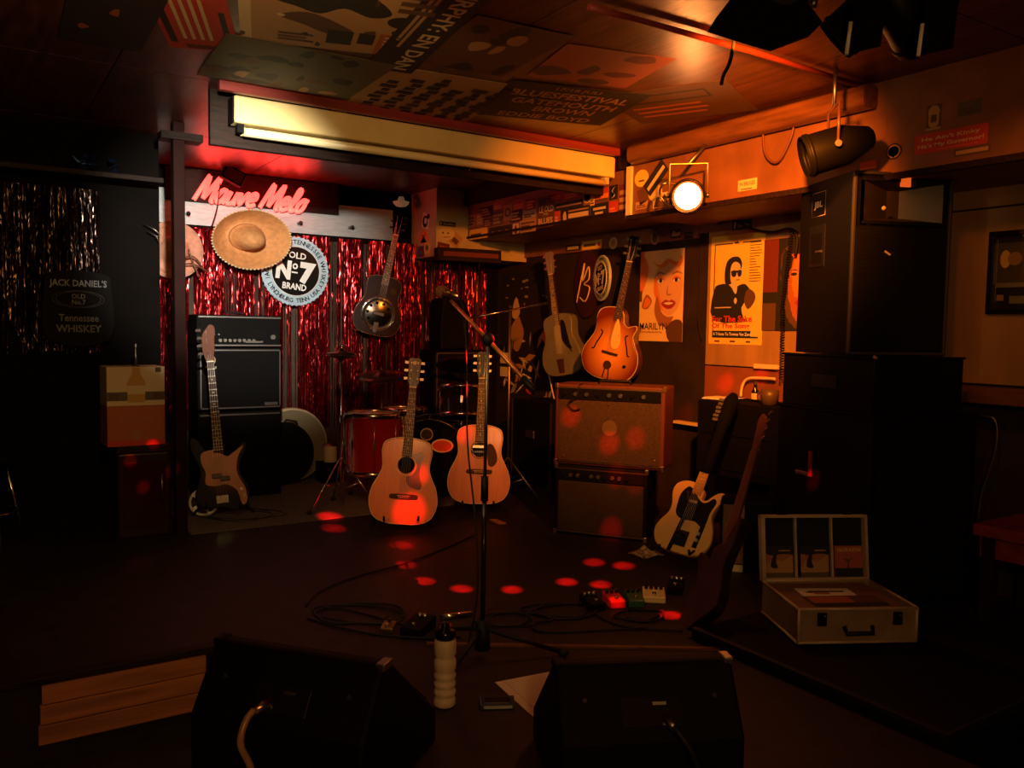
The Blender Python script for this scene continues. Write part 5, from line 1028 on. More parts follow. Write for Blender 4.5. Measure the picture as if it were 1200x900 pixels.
o = MB().prism([(-0.11, 0.0), (0.09, 0.0), (0.11, 0.01), (-0.09, 0.012)], -0.07, 0.07).build('loose_papers', 'paper'); o.location = on_cab(848, 466, 3.78); o.rotation_euler.z = R_(-80); tag(o, 'loose pale papers lying on the black rack cabinet', 'paper')
t = thing('small_bottle', 'small dark bottle standing on the black rack cabinet', 'bottle', on_cab(885, 462, 3.82))
MB().lathe([(0.0001, 0), (0.022, 0.002), (0.022, 0.06), (0.010, 0.08), (0.010, 0.1)], 18).build('bottle', 'blackgloss', t); MB().lathe([(0.011, 0.098), (0.011, 0.118), (0.0001, 0.12)], 14).build('cap', 'dullmetal', t); MB().lathe([(0.0225, 0.015), (0.0225, 0.05)], 18).build('label', 'creamdull', t)
t = thing('dark_mug', 'squat dark mug on the rack cabinet beside the loudspeaker', 'mug', on_cab(902, 464, 3.72))
MB().lathe([(0.0001, 0), (0.045, 0.002), (0.05, 0.05), (0.05, 0.085), (0.046, 0.085), (0.045, 0.05), (0.0001, 0.01)], 24).build('cup', mat('olive_glaze', (0.10, 0.06, 0.03), 0.4), t); MB().tube(catmull([(0.0, 0.05, 0.07), (0.0, 0.08, 0.06), (0.0, 0.08, 0.03), (0.0, 0.047, 0.02)], 4, False), 0.006, 8).build('handle', MATS['olive_glaze'], t)

# ------------------------------------------------------------------ butterscotch electric guitar
b = onz(793, 660, ST); rot = Rz(-68) @ Rx(-30) @ Ry(7)
guitar_stand((b.x, b.y, ST), Rz(-68), 'black stand holding the butterscotch electric guitar', 0.36)
BUT = mat('butterscotch_lacquer', (0.80, 0.47, 0.15), 0.3, coat=0.5, var=0.06, scale=6)
t, fy = guitar('electric_guitar', 'butterscotch electric guitar with black pickguard beside the combo amplifiers', (b.x, b.y, ST+0.05), rot, TELE, 0.045, BUT, BUT, 0.73, 0.335, HEAD_ST, nstr=6, bridge_z=0.085, binding=None, inline=True, nw=(0.056, 0.042), neckm='maple', headm='maple', board='maple', dots=True)
MB().prism(catmull([(-0.03, 0.355), (-0.06, 0.36), (-0.085, 0.315), (-0.085, 0.26), (-0.075, 0.205), (-0.035, 0.18), (0.04, 0.185), (0.085, 0.165), (0.105, 0.19), (0.105, 0.25), (0.12, 0.31), (0.10, 0.33), (0.07, 0.3), (0.035, 0.3)], 3), fy-0.004, fy).build('pickguard', 'blackgloss', t)
MB().box((0, fy-0.006, 0.08), (0.075, 0.01, 0.085)).build('bridge', 'blackgloss', t, 0.002); MB().box((0, fy-0.012, 0.10), (0.07, 0.01, 0.02), Ry(14)).build('pickup', 'blackgloss', t, 0.003); MB().box((0, fy-0.01, 0.285), (0.04, 0.01, 0.016)).build('pickup', 'silver', t, 0.004)
MB().prism([(0.072, 0.05), (0.098, 0.05), (0.105, 0.18), (0.082, 0.18)], fy-0.003, fy).build('control_plate', 'blackgloss', t)
for z in (0.09, 0.125): MB().cyl((0.088, fy-0.02, z), (0.088, fy, z), 0.010, n=12).build('knob', 'silver', t)
MB().prism([(-0.05, 0.0), (-0.03, 0.0), (-0.01, 0.2), (-0.03, 0.2)], fy-0.012, fy-0.004).build('strap', 'blackmatte', t)
MB().tube([(0, fy+0.004, 0.455), (0.002, fy+0.004, 0.50), (0, fy+0.004, 0.7), (0, fy+0.004, 0.76), (0, fy+0.004, 0.9), (0, fy+0.004, 0.94)], [0.029, 0.031, 0.027, 0.036, 0.04, 0.02], 12).build('neck_shade_sleeve', 'blackmatte', t, label='added black sleeve standing in for shadow on the upper neck')  # added black sleeve so the upper neck disappears as if in shadow
# dark electric bass leaning before it
b = onz(818, 742, ST); d_ = 3.25
hd = dep(893, 478, 4.0)
v = (hd-Vector((b.x, b.y, ST+0.03))); Lz = v.length
zax = v.normalized(); fr = Vector((-b.x, -b.y, 0)).normalized(); fr = (fr-zax*fr.dot(zax)).normalized(); yax = -fr; xax = yax.cross(zax)
rot = Matrix((xax, yax, zax)).transposed()
DK = mat('dark_cherry_lacquer', (0.009, 0.002, 0.002), 0.45, spec=0.25)
rot2 = rot @ Rz(106)
t, fy = guitar('bass_guitar', 'dark cherry bass guitar leaning with its long neck against the loudspeaker stack', (b.x, b.y, ST+0.022), rot2, PBASS, 0.045, DK, DK, 0.93, 0.36, HEAD_PB, nstr=4, bridge_z=0.07, binding=None, inline=True, nw=(0.062, 0.042), neckm=mat('brown_neck', (0.20, 0.06, 0.025), 0.3, coat=0.4), headm=MATS.get('brown_neck'), board='rosewood')
MB().prism(catmull([(-0.035, 0.375), (-0.10, 0.36), (-0.085, 0.24), (-0.09, 0.17), (0.03, 0.155), (0.09, 0.11), (0.115, 0.02), (0.14, 0.12), (0.098, 0.26), (0.15, 0.385), (0.06, 0.33), (0.035, 0.335)], 3), fy-0.004, fy).build('pickguard', 'blackgloss', t)
for x_, z in ((-0.022, 0.212), (0.026, 0.192)): MB().box((x_, fy-0.012, z), (0.058, 0.016, 0.03)).build('pickup', 'blackgloss', t, 0.003)
MB().box((0, fy-0.005, 0.065), (0.075, 0.01, 0.05)).build('bridge', 'chrome', t, 0.002)
for z in (0.115, 0.075): MB().cyl((0.122, fy-0.02, z), (0.122, fy, z), 0.009, n=12).build('knob', 'chrome', t)
# brown practice amplifier on the stage behind the bass
q0 = onz(872, 678, ST)
t = thing('practice_amplifier', 'small brown fronted practice amplifier behind the leaning bass', 'amplifier', (q0.x+0.08, q0.y+0.08, ST), Rz(-50))
MB().bb((-0.12, 0, 0), (0.14, 0.2, 0.36)).build('cabinet', 'black', t, 0.008); MB().bb((-0.105, -0.005, 0.04), (0.0, 0.002, 0.34)).build('grille', mat('tan_grille', (0.24, 0.12, 0.06), 0.8, var=0.3, scale=100), t, 0.003); MB().bb((-0.105, -0.006, 0.0), (0.0, 0.002, 0.035)).build('label_strip', 'ivory', t)

# ------------------------------------------------------------------ floor things: pedals, cloth, cables
def pedal(label, px, py, m, ang, w=0.07, l=0.12, h=0.045, knobs=3):
    q = onz(px, py, ST); t = thing('effects_pedal', label, 'pedal', (q.x, q.y, ST), Rz(ang), 'effects pedals on the stage floor')
    MB().prism([(-l/2, 0), (l/2, 0), (l/2, h), (-l/2, h*0.7)], -w/2, w/2).build('housing', m, t, 0.004)
    for k in range(knobs): MB().cyl((l*0.25, (k-(knobs-1)/2)*0.022, h*0.85), (l*0.25, (k-(knobs-1)/2)*0.022, h+0.012), 0.008, n=10).build('knob', 'blackgloss' if m != 'black' else 'silver', t)
    MB().cyl((-l*0.28, 0, h*0.6), (-l*0.28, 0, h*0.7+0.014), 0.009, n=10).build('foot_switch', 'chrome', t)
pedal('bright red effects pedal lying beside the cream pedal', 719, 708, mat('pedal_red', (0.6, 0.02, 0.015), 0.35), 70)
pedal('green effects pedal between the red and the cream pedal', 743, 707, mat('pedal_green', (0.02, 0.10, 0.03), 0.4), 60)
pedal('cream effects pedal beside the leaning bass', 766, 702, 'cream', 50, 0.1, 0.12, 0.04, 4)
pedal('black effects pedal behind the cream pedal', 792, 692, 'black', 40)
pedal('dark effects pedal lying apart beside the coiled cable', 694, 711, 'black', 80)
pedal('small brass fronted pedal behind the left stage monitor', 455, 739, 'brass', 50, 0.05, 0.07, 0.03, 1)
pedal('black pedal with a red lamp behind the water bottle', 490, 740, 'black', 35, 0.09, 0.14, 0.05, 2)
q = onz(757, 650, ST); mb = MB(); n = 13; vs_ = []
for i in range(n):
    for j in range(n):
        u, v = i/(n-1)-0.5, j/(n-1)-0.5; rr = math.hypot(u, v)
        vs_.append((u*0.15, v*0.14, 0.004+max(0, 0.04*(1-1.7*rr))*(1+0.6*math.sin(9*u+3)*math.cos(8*v))))
mb.add(vs_, [(i*n+j, (i+1)*n+j, (i+1)*n+j+1, i*n+j+1) for i in range(n-1) for j in range(n-1)], True)
o = mb.build('bandana', mat('flowered_cloth', (0.02, 0.012, 0.01), 0.9, var=1, scale=60, col2=(0.72, 0.5, 0.28))); o.location = (q.x, q.y, ST); tag(o, 'crumpled dark flowered cloth beside the butterscotch guitar', 'cloth')
def cable(label, pix, rr=0.0045, cat='cable'):
    pts = [tuple(onz(x_, y_, ST)+Vector((0, 0, rr+0.0005+0.003*(i % 2)))) for i, (x_, y_) in enumerate(pix)]
    o = MB().tube(catmull(pts, 6, False), rr, 6).build('cable', 'rubber'); return tag(o, label, cat)
def loops(cx, cy, rx, ry, n, seed):
    r = random.Random(seed); return [(cx+rx*(1+0.25*r.uniform(-1, 1))*math.cos(a)+i*1.0, cy+ry*(1+0.25*r.uniform(-1, 1))*math.sin(a)) for i, a in enumerate([k*2*math.pi/8 for k in range(n)])]
cable('black cable running from the open stage towards the drums', [(358, 712), (375, 695), (420, 676), (470, 663), (520, 644), (556, 628)])
cable('black cable bundle looped before the left monitor', loops(410, 722, 50, 12, 22, 3)+[(480, 735)])
cable('coiled black cable lying on the open stage', loops(650, 716, 36, 9, 26, 5)+[(730, 735), (800, 742)])
cable('black cable coiled at the foot of the microphone stand', loops(590, 728, 34, 8, 18, 8)+[(640, 742), (760, 738)])
cable('black cable loop beside the effects pedals', loops(745, 722, 28, 7, 16, 9))
cable('black cables tangled at the foot of the bass stand', loops(265, 604, 38, 7, 26, 11), 0.004)
cable('black cable lying behind the left monitor', [(360, 726), (400, 738), (450, 746), (500, 750), (540, 748)])
o = MB().cyl((0, 0, 0.012), (0.14, -0.02, 0.012), 0.011, n=10).build('steel_slide', 'chrome'); q = onz(515, 727, ST); o.location = (q.x, q.y, ST); tag(o, 'bright steel bar lying on the stage behind the bottle', 'slide')
q = onz(579, 596, ST); o = MB().box((0, 0, 0.004), (0.05, 0.13, 0.006)).build('wooden_strip', 'ply', None, 0.001); q = onz(583, 612, ST); o.location = (q.x, q.y, ST); o.rotation_euler.z = R_(-4); tag(o, 'pale wooden strip lying on the stage below the worn acoustic', 'board')

# ------------------------------------------------------------------ stage monitors in the foreground
def wedge(label, pTL, pTR, dl, dr, h, extra):
    a, b2 = dep(*pTL, dl), dep(*pTR, dr); mid = (a+b2)/2; w_ = Vector((b2.x-a.x, b2.y-a.y)).length; ang = math.degrees(math.atan2(b2.y-a.y, b2.x-a.x)); hh = (a.z+b2.z)/2-ST
    t = thing('stage_monitor', label, 'stage monitor', (mid.x, mid.y, ST), Rz(ang))
    prof = [(-0.14, 0), (0.30, 0), (0.30, 0.10), (0.0, hh), (-0.035, hh), (-0.14, hh*0.55)]          # (y, z)
    mb = MB(Rz(90).to_4x4()); mb.prism([(y_, z) for y_, z in prof], -w_/2, w_/2); mb.build('cabinet', 'black', t, 0.012)
    n = Vector((0, 0.45, 0.24)); 
    mb = MB(); mb.add([(-w_/2+0.03, 0.295, 0.12), (w_/2-0.03, 0.295, 0.12), (w_/2-0.03, 0.02, hh-0.02), (-w_/2+0.03, 0.02, hh-0.02)], [(0, 1, 2, 3)]); g = mb.build('grille', 'grille', t); g.location = Vector((0, 0.84, 0.54))*0.006
    yy = lambda z: -0.14 if z < hh*0.55 else -0.14+0.10*(z-hh*0.55)/(hh*0.45)
    tilt = math.degrees(math.atan2(0.10, hh*0.45))
    MB().box((0.0, yy(hh*0.72)-0.001, hh*0.72), (0.16, 0.008, 0.075), Rx(-tilt)).build('socket_plate', 'blackgloss', t, 0.003)
    MB().box((0.02, yy(hh*0.77)-0.006, hh*0.77), (0.035, 0.003, 0.008), Rx(-tilt)).build('label_plate', 'dullmetal', t)
    for s in (-1, 1):
        MB().box((s*(w_/2-0.010), -0.016, hh-0.006), (0.026, 0.05, 0.02)).build('corner_guard', 'dullmetal' if s > 0 else 'black', t, 0.004)
    for s in (-1, 1):
        MB().cyl((s*w_*0.36, yy(hh*0.8), hh*0.8), (s*w_*0.36, yy(hh*0.8)-0.004, hh*0.8), 0.006, n=8).build('screw', 'dullmetal', t)
    extra(t, yy, hh); return t
def ex_l(t, yy, hh):
    MB().tube(catmull([(-0.03, yy(hh*0.7)-0.004, hh*0.70), (-0.055, yy(hh*0.7)-0.05, hh*0.66), (-0.06, yy(hh*0.5)-0.05, hh*0.5), (-0.045, -0.17, hh*0.3), (-0.02, -0.16, 0.01)], 5, False), 0.009, 8).build('plug_cable', mat('pale_cable', (0.35, 0.2, 0.10), 0.25), t)
    MB().cyl((-0.03, yy(hh*0.7)+0.0, hh*0.70), (-0.05, yy(hh*0.7)-0.045, hh*0.675), 0.013, n=10).build('plug', 'brass', t)
def ex_r(t, yy, hh):
    MB().tube(catmull([(0.03, yy(hh*0.68)-0.004, hh*0.68), (0.05, yy(hh*0.7)-0.05, hh*0.64), (0.09, -0.18, hh*0.45), (0.12, -0.17, 0.01)], 5, False), 0.008, 8).build('plug_cable', 'rubber', t)
    MB().cyl((0.03, yy(hh*0.68), hh*0.68), (0.045, yy(hh*0.68)-0.04, hh*0.66), 0.012, n=10).build('plug', 'dullmetal', t)
wedge('black wedge stage monitor with a brass plug beside the bare boards', (262, 747), (458, 770), 2.28, 2.12, 0.38, ex_l)
wedge('black wedge stage monitor beside the papers and the road case', (648, 778), (852, 760), 2.14, 2.2, 0.38, ex_r)
# water bottle
q = onz(521, 826, ST)
t = thing('water_bottle', 'cream ribbed drinking bottle with a black lid on the stage', 'bottle', (q.x, q.y, ST))
hB_ = 0.235; prof = [(0.0001, 0.0), (0.030, 0.0), (0.035, 0.006)]
for k in range(4):
    z = 0.022+0.027*k; prof += [(0.035, z), (0.0318, z+0.006), (0.0318, z+0.013), (0.035, z+0.018)]
prof += [(0.0355, 0.135), (0.0355, 0.15), (0.031, 0.157), (0.031, 0.162), (0.0355, 0.17), (0.0355, 0.205), (0.032, 0.216), (0.024, 0.220)]
MB().lathe(prof, 32).build('body', mat('cream_bottle', (0.72, 0.62, 0.45), 0.35), t)
MB().lathe([(0.0001, 0.218), (0.031, 0.218), (0.033, 0.224), (0.033, 0.240), (0.026, 0.248), (0.014, 0.252), (0.012, 0.268), (0.0001, 0.270)], 24).build('lid', 'blackgloss', t)
MB().cyl((0.012, 0, 0.25), (0.012, -0.004, 0.262), 0.006, n=8).build('spout', mat('red_plastic', (0.5, 0.02, 0.05), 0.3), t)
# papers and a cassette
pA, pB, pC = onz(580, 800, ST), onz(631, 846, ST), onz(718, 770, ST)
e1_ = (pB-pA).normalized(); e2_ = (pC-pA); e2_ = (e2_-e1_*e2_.dot(e1_)).normalized()
for k, (du, dv, lab) in enumerate(((0.0, 0.0, 'white paper sheet half under the right stage monitor, lowest of the pile'), (0.012, 0.03, 'white paper sheet half under the right stage monitor, topmost of the pile'))):
    o0 = pA+e1_*du+e2_*dv
    mb = MB(); mb.add([Vector((0, 0, h_))+e1_*u_*0.275+e2_*v_*0.30 for h_ in (0, 0.0012) for u_, v_ in ((0, 0), (1, 0), (1, 1), (0, 1))], [(3, 2, 1, 0), (4, 5, 6, 7), (0, 1, 5, 4), (1, 2, 6, 5), (2, 3, 7, 6), (3, 0, 4, 7)])
    o = mb.build('paper_sheet', 'paper'); o.location = (o0.x, o0.y, ST+0.0006+0.0025*k); tag(o, lab, 'paper', 'papers on the stage')
q = onz(583, 826, ST); t = thing('cassette_box', 'small clear cassette box lying beside the papers', 'cassette', (q.x, q.y, ST), Rz(-28))
MB().bb((-0.055, -0.033, 0), (0.055, 0.033, 0.016)).build('case', mat('smoky_plastic', (0.05, 0.07, 0.09), 0.1), t, 0.002); MB().bb((-0.045, -0.0345, 0.003), (0.045, -0.0325, 0.012)).build('spine_label', 'grey', t); MB().bb((-0.04, -0.02, 0.0155), (0.04, 0.02, 0.0168)).build('cover_label', 'blackgloss', t)

# ------------------------------------------------------------------ road case, suitcase of CDs, loudspeaker stack
t = thing('road_case', 'low black road case carrying the open suitcase', 'case', (2.72, 1.88, 0))
MB().bb((-0.36, -0.60, 0), (0.365, 0.42, 0.34)).build('case', 'black', t, 0.008)
for x_ in (-0.35, 0.355): MB().bb((x_-0.012, -0.605, 0.325), (x_+0.012, 0.42, 0.344)).build('edge_strip', 'rubber', t)
MB().bb((-0.36, -0.606, 0.318), (0.365, -0.596, 0.345)).build('edge_strip', 'rubber', t)
SC = onz(935, 755, 0.345); SR = onz(1073, 752.5, 0.345); sd = SR-SC; SW = sd.length; sang = math.degrees(math.atan2(sd.y, sd.x)); SD = 0.35; SH = 0.132
mid = (SC+SR)/2
ALU = mat('worn_aluminium', (0.5, 0.40, 0.30), 0.42, 0.15, var=0.15, scale=20); SIDE = mat('ribbed_case_panel', (0.30, 0.22, 0.14), 0.5, 0.2, var=0.15, scale=14)
t = thing('open_suitcase', 'open aluminium suitcase displaying compact discs on the road case', 'suitcase', (mid.x, mid.y, 0.3455), Rz(sang))
mb = MB(); mb.bb((-SW/2, 0, 0), (SW/2, 0.006, SH)); mb.bb((-SW/2, SD-0.006, 0), (SW/2, SD, SH)); mb.bb((-SW/2, 0.006, 0), (-SW/2+0.006, SD-0.006, SH)); mb.bb((SW/2-0.006, 0.006, 0), (SW/2, SD-0.006, SH)); mb.bb((-SW/2, 0, 0), (SW/2, SD, 0.005)); mb.build('tray', SIDE, t)
for (p_, q_) in (((-SW/2, 0, SH), (SW/2, 0, SH)), ((-SW/2, SD, SH), (SW/2, SD, SH)), ((-SW/2, 0, SH), (-SW/2, SD, SH)), ((SW/2, 0, SH), (SW/2, SD, SH)), ((-SW/2, 0, 0.004), (SW/2, 0, 0.004)), ((-SW/2, 0, 0), (-SW/2, 0, SH)), ((SW/2, 0, 0), (SW/2, 0, SH)), ((-SW/2, 0, 0.004), (-SW/2, SD, 0.004))): MB().cyl(p_, q_, 0.0055, n=8).build('edge_strip', ALU, t)
for x_ in (-SW*0.31, SW*0.33): la = MB().box((x_, -0.006, SH*0.72), (0.035, 0.01, 0.05)).build('latch', 'black', t, 0.003); MB().ball((x_+0.006, -0.013, SH*0.82), 0.006, 8).build('rivet', 'chrome', la)
MB().tube([(-0.055, -0.003, SH*0.5), (-0.05, -0.022, SH*0.34), (0.05, -0.022, SH*0.34), (0.055, -0.003, SH*0.5)], 0.009, 8).build('handle', 'rubber', t)
LH = 0.272; lt = 9
ld = MB(); lidm = Matrix.Translation((0, SD+0.002, SH)) @ Rx(-lt).to_4x4()
mb = MB(lidm); mb.bb((-SW/2, 0.03, 0), (SW/2, 0.036, LH)); lid = mb.build('lid', mat('black_lining', (0.006, 0.006, 0.007), 0.9), t)
for x0, x1, z0, z1 in ((-SW/2, SW/2, LH-0.012, LH), (-SW/2, SW/2, 0, 0.012), (-SW/2, -SW/2+0.016, 0, LH), (SW/2-0.012, SW/2, 0, LH), (-SW*0.175, -SW*0.155, 0, LH), (SW*0.165, SW*0.185, 0, LH)):
    MB(lidm).bb((x0, -0.002 if abs(x0) > SW*0.3 or x1 > SW*0.4 else 0.016, z0), (x1, 0.036, z1)).build('frame_bar', ALU, lid)
for x_ in (-SW*0.3, SW*0.32): MB(lidm).box((x_, 0.01, LH+0.004), (0.035, 0.02, 0.01)).build('catch', 'black', lid, 0.002)
def cd(label, x_, shapes, base, texts=()):
    o = printed('compact_disc', 0.122, 0.128, base, shapes, None, 0.009, texts)
    o.matrix_world = t.matrix_basis @ lidm @ Matrix.Translation((x_, 0.029, 0.076)); tag(o, label, 'compact disc', 'compact discs in the suitcase lid'); return o
land = [('shade', rect(0, 0, 1, 0.75)), ('tan', catmull([(0.0, 0.3), (0.3, 0.6), (0.6, 0.5), (1, 0.7), (1, 0.2), (0.5, 0.1), (0, 0.15)], 3)), ('black', catmull([(0.2, 0.35), (0.3, 0.7), (0.42, 0.75), (0.4, 0.5), (0.45, 0.3)], 3)), ('black', catmull([(0, 0.8), (0.3, 0.7), (0.7, 0.78), (1, 0.72), (1, 1), (0, 1)], 2)), ('olive', rect(0, 0, 1, 0.15)), ('tan', rect(0.5, 0.84, 0.9, 0.88))]
cd('compact disc with a dim landscape cover in the suitcase lid', -SW*0.325, land, 'black'); cd('compact disc with a dim landscape cover beside the rust covered disc', 0.005, land, 'black')
cd('compact disc with a rust cover and pale title in the suitcase lid', SW*0.335, [('rust', rect(0, 0.28, 1, 1)), ('brown', catmull([(0.3, 0.6), (0.45, 0.45), (0.42, 0.3), (0.52, 0.3), (0.5, 0.46), (0.66, 0.62), (0.5, 0.56)], 3)), ('black', rect(0, 0, 1, 0.28))], 'rust', [('WALTER BURTON', 'cream', 0.5, 0.87, 0.86, 0.11, dict(bold=0.02))])
MT = t.matrix_basis.copy()
def sheet_on(name, label, x_, y_, w_, d_, z, a, base, shapes=(), cat='paper'):
    o = printed(name, w_, d_, base, list(shapes), None, 0.002); o.matrix_world = MT @ Matrix.Translation((x_, y_, z)) @ Rz(a).to_4x4() @ Rx(-90).to_4x4(); return tag(o, label, cat)
for i in range(3):
    t2 = thing('record_stack', 'brown sleeved records packed in the suitcase tray', 'record', MT @ Vector((-SW/2+0.008+0.0715*2*i+0.07, SD/2, 0.006)), Rz(sang), 'records in the suitcase tray')
    w3 = min(0.136, SW/2-0.008-(-SW/2+0.008+0.143*i)-0.002)
    MB().bb((-0.068, -SD/2+0.009, 0), (-0.068+w3, SD/2-0.009, SH-0.012)).build('sleeves', mat('brown_card', (0.20, 0.10, 0.05), 0.7, var=0.3, scale=30, stretch=(1, 8, 1)), t2, 0.002)
sheet_on('song_sheet', 'white printed sheet lying across the suitcase', -0.03, 0.20, 0.22, 0.11, SH-0.004, -2, 'paper' if 'paper' in INK else 'white', [('brown', smear(1, 3, ['brown'])[0][1]), ('rust', rect(0.25, 0.3, 0.55, 0.55)), ('black', rect(0.2, 0.55, 0.85, 0.7))])
sheet_on('picture_sleeve', 'brown picture sleeve lying across the suitcase', 0.0, 0.10, 0.30, 0.12, SH-0.0035, 1, 'brown', [('rust', rect(0.05, 0.3, 0.6, 0.9)), ('black', rect(0.0, 0.0, 1, 0.3))], 'record')
sheet_on('price_card', 'thin white card strip at the front rim of the suitcase', 0.01, 0.018, 0.27, 0.02, SH-0.006, 0, 'white', (), 'card')
# stack
def stackbox(name, label, cat, corner, th, w_, d_, z0, h_, edge='black'):
    t = thing(name, label, cat, (corner[0], corner[1], z0), Rz(th))
    MB().bb((0, 0, 0), (w_, d_, h_)).build('cabinet', 'black', t, 0.012)
    for (p_, q_) in (((0, 0, h_), (w_, 0, h_)), ((0, 0, h_), (0, d_, h_)), ((0, 0, 0), (0, 0, h_))): MB().cyl(Vector(p_)*1, Vector(q_)*1, 0.006, n=6).build('edge_strip', edge, t)
    return t
t = stackbox('subwoofer', 'large black subwoofer at the bottom of the loudspeaker stack', 'speaker', (3.2, 2.11), -13, 0.6, 0.62, ST, 0.858)
MB().bb((0.04, -0.006, 0.05), (0.56, 0.002, 0.8)).build('grille', 'grille', t, 0.004); MB().box((-0.008, 0.42, 0.55), (0.014, 0.09, 0.02)).build('handle', 'dullmetal', t, 0.004); MB().box((-0.006, 0.37, 0.6), (0.01, 0.02, 0.12)).build('red_glint', 'red', t, 0.002)  # red box on the side stands in for a small red glint
t = stackbox('equipment_case', 'black equipment case under the large loudspeaker', 'case', (3.2, 2.11), -13, 0.50, 0.60, ST+0.860, 0.249)
MB().ball((0, 0, 0.249), 0.012, 8).build('corner_guard', 'dullmetal', t); MB().box((-0.004, 0.3, 0.13), (0.01, 0.16, 0.06)).build('handle', 'rubber', t, 0.003)
JZ = ST+0.860+0.251; JW, JD, JH = 0.478, 0.46, 0.80
t = thing('loudspeaker', 'large black loudspeaker with a horn on top of the equipment case', 'speaker', (dep(993, 412, 3.66).x, dep(993, 412, 3.66).y, JZ+0.006), Rz(-24))
mb = MB(); mb.bb((0, 0.012, 0), (JW, JD, JH*0.71)); mb.bb((0, 0.11, JH*0.71), (JW, JD, JH)); mb.bb((0, 0.012, JH*0.71), (0.04, 0.11, JH)); mb.bb((JW-0.04, 0.012, JH*0.71), (JW, 0.11, JH)); mb.bb((0.04, 0.012, JH*0.955), (JW-0.04, 0.11, JH)); mb.build('cabinet', 'black', t)
for (x0, x1, z0, z1) in ((0, JW, JH-0.014, JH), (0, JW, 0, 0.014), (0, 0.016, 0, JH), (JW-0.016, JW, 0, JH)): MB().bb((x0, 0, z0), (x1, 0.02, z1)).build('front_frame', mat('scuffed_black', (0.035, 0.03, 0.025), 0.5), t, 0.004)
MB().bb((0.02, 0.004, 0.02), (JW-0.02, 0.016, JH*0.70)).build('grille', 'grille', t, 0.003)
hc = JH*0.84
mb = MB(); a_ = [(0.05, 0.008, hc-0.085), (JW-0.05, 0.008, hc-0.085), (JW-0.05, 0.008, hc+0.085), (0.05, 0.008, hc+0.085)]; b_ = [(JW/2-0.03, 0.09, hc-0.06), (JW/2+0.03, 0.09, hc-0.06), (JW/2+0.03, 0.09, hc+0.06), (JW/2-0.03, 0.09, hc+0.06)]
mb.add(a_+b_, [(0, 1, 5, 4), (1, 2, 6, 5), (2, 3, 7, 6), (3, 0, 4, 7), (4, 5, 6, 7)])
hn = mb.build('horn', mat('horn_brown', (0.03, 0.022, 0.014), 0.3), t); hn.location.y = -0.006
MB().bb((0.045, 0.0, hc-0.1), (JW-0.045, 0.012, hc-0.086)).build('horn_lip', 'blackgloss', t, 0.003); MB().bb((0.045, 0.0, hc+0.086), (JW-0.045, 0.012, hc+0.1)).build('horn_lip', 'blackgloss', t, 0.003)
MB().ball((JW*0.30, 0.0, hc-0.03), 0.010, 10).build('screw', 'ivory', t)
MB().bb((JW*0.46, -0.002, JH-0.062), (JW*0.56, 0.008, JH-0.02)).build('badge', mat('orange_badge', (0.3, 0.04, 0.01), 0.5, emit=(1, 0.13, 0.012), es=0.7), t, 0.002, label='small glowing orange badge'); MB().bb((JW*0.575, -0.001, JH-0.058), (JW*0.61, 0.008, JH-0.024)).build('switch', 'dullmetal', t)
MB().box((JW*0.36, 0.002, JH*0.56), (0.03, 0.004, 0.008), Ry(30)).build('scratch_mark', 'ivory', t)
mb = MB(Rz(-90).to_4x4()); yc = JD*0.64
mb.tube([(x_, 0.0, z) for x_, z in ((-yc-0.06, JH-0.16), (-yc+0.06, JH-0.16), (-yc+0.06, JH-0.05), (-yc-0.06, JH-0.05))], 0.0014, 4, True); text_geo(mb, 'JBL', 0.075, 0.038, (-yc, JH-0.11), -0.001, 0.03); mb.build('logo', 'ivory', t)
mb = MB(); mb.bb((-0.004, yc-0.07, JH-0.40), (0.004, yc+0.07, JH-0.20)); hp = mb.build('handle_plate', 'blackgloss', t, 0.004); MB().bb((-0.006, yc-0.045, JH-0.38), (-0.003, yc+0.045, JH-0.24)).build('handle_recess', 'blackmatte', hp); MB().bb((-0.010, yc-0.045, JH-0.33), (-0.004, yc+0.0, JH-0.322)).build('handle_bar', 'dullmetal', hp)
# thin white cable on the wall and coiled cord
o = MB().tube(catmull([tuple(onx(x_, y_, 3.93)) for x_, y_ in ((1150, 488), (1166, 492), (1168, 520), (1160, 550), (1150, 580), (1146, 612))], 5, False), 0.004, 6).build('wall_cable', 'dullmetal'); tag(o, 'thin grey cable hanging beside the subwoofer', 'cable')
hx = []
for k in range(330):
    s = k/329; c = onx(928-13*min(1, s*2)+2*math.sin(s*3), 268+176*s, 3.93); hx.append((c.x+0.012*math.cos(k*1.1), c.y+0.012*math.sin(k*1.1), c.z))
o = MB().tube(hx, 0.003, 5).build('coiled_cord', 'rubber'); tag(o, 'black coiled cord hanging beside the tribute poster', 'cord')
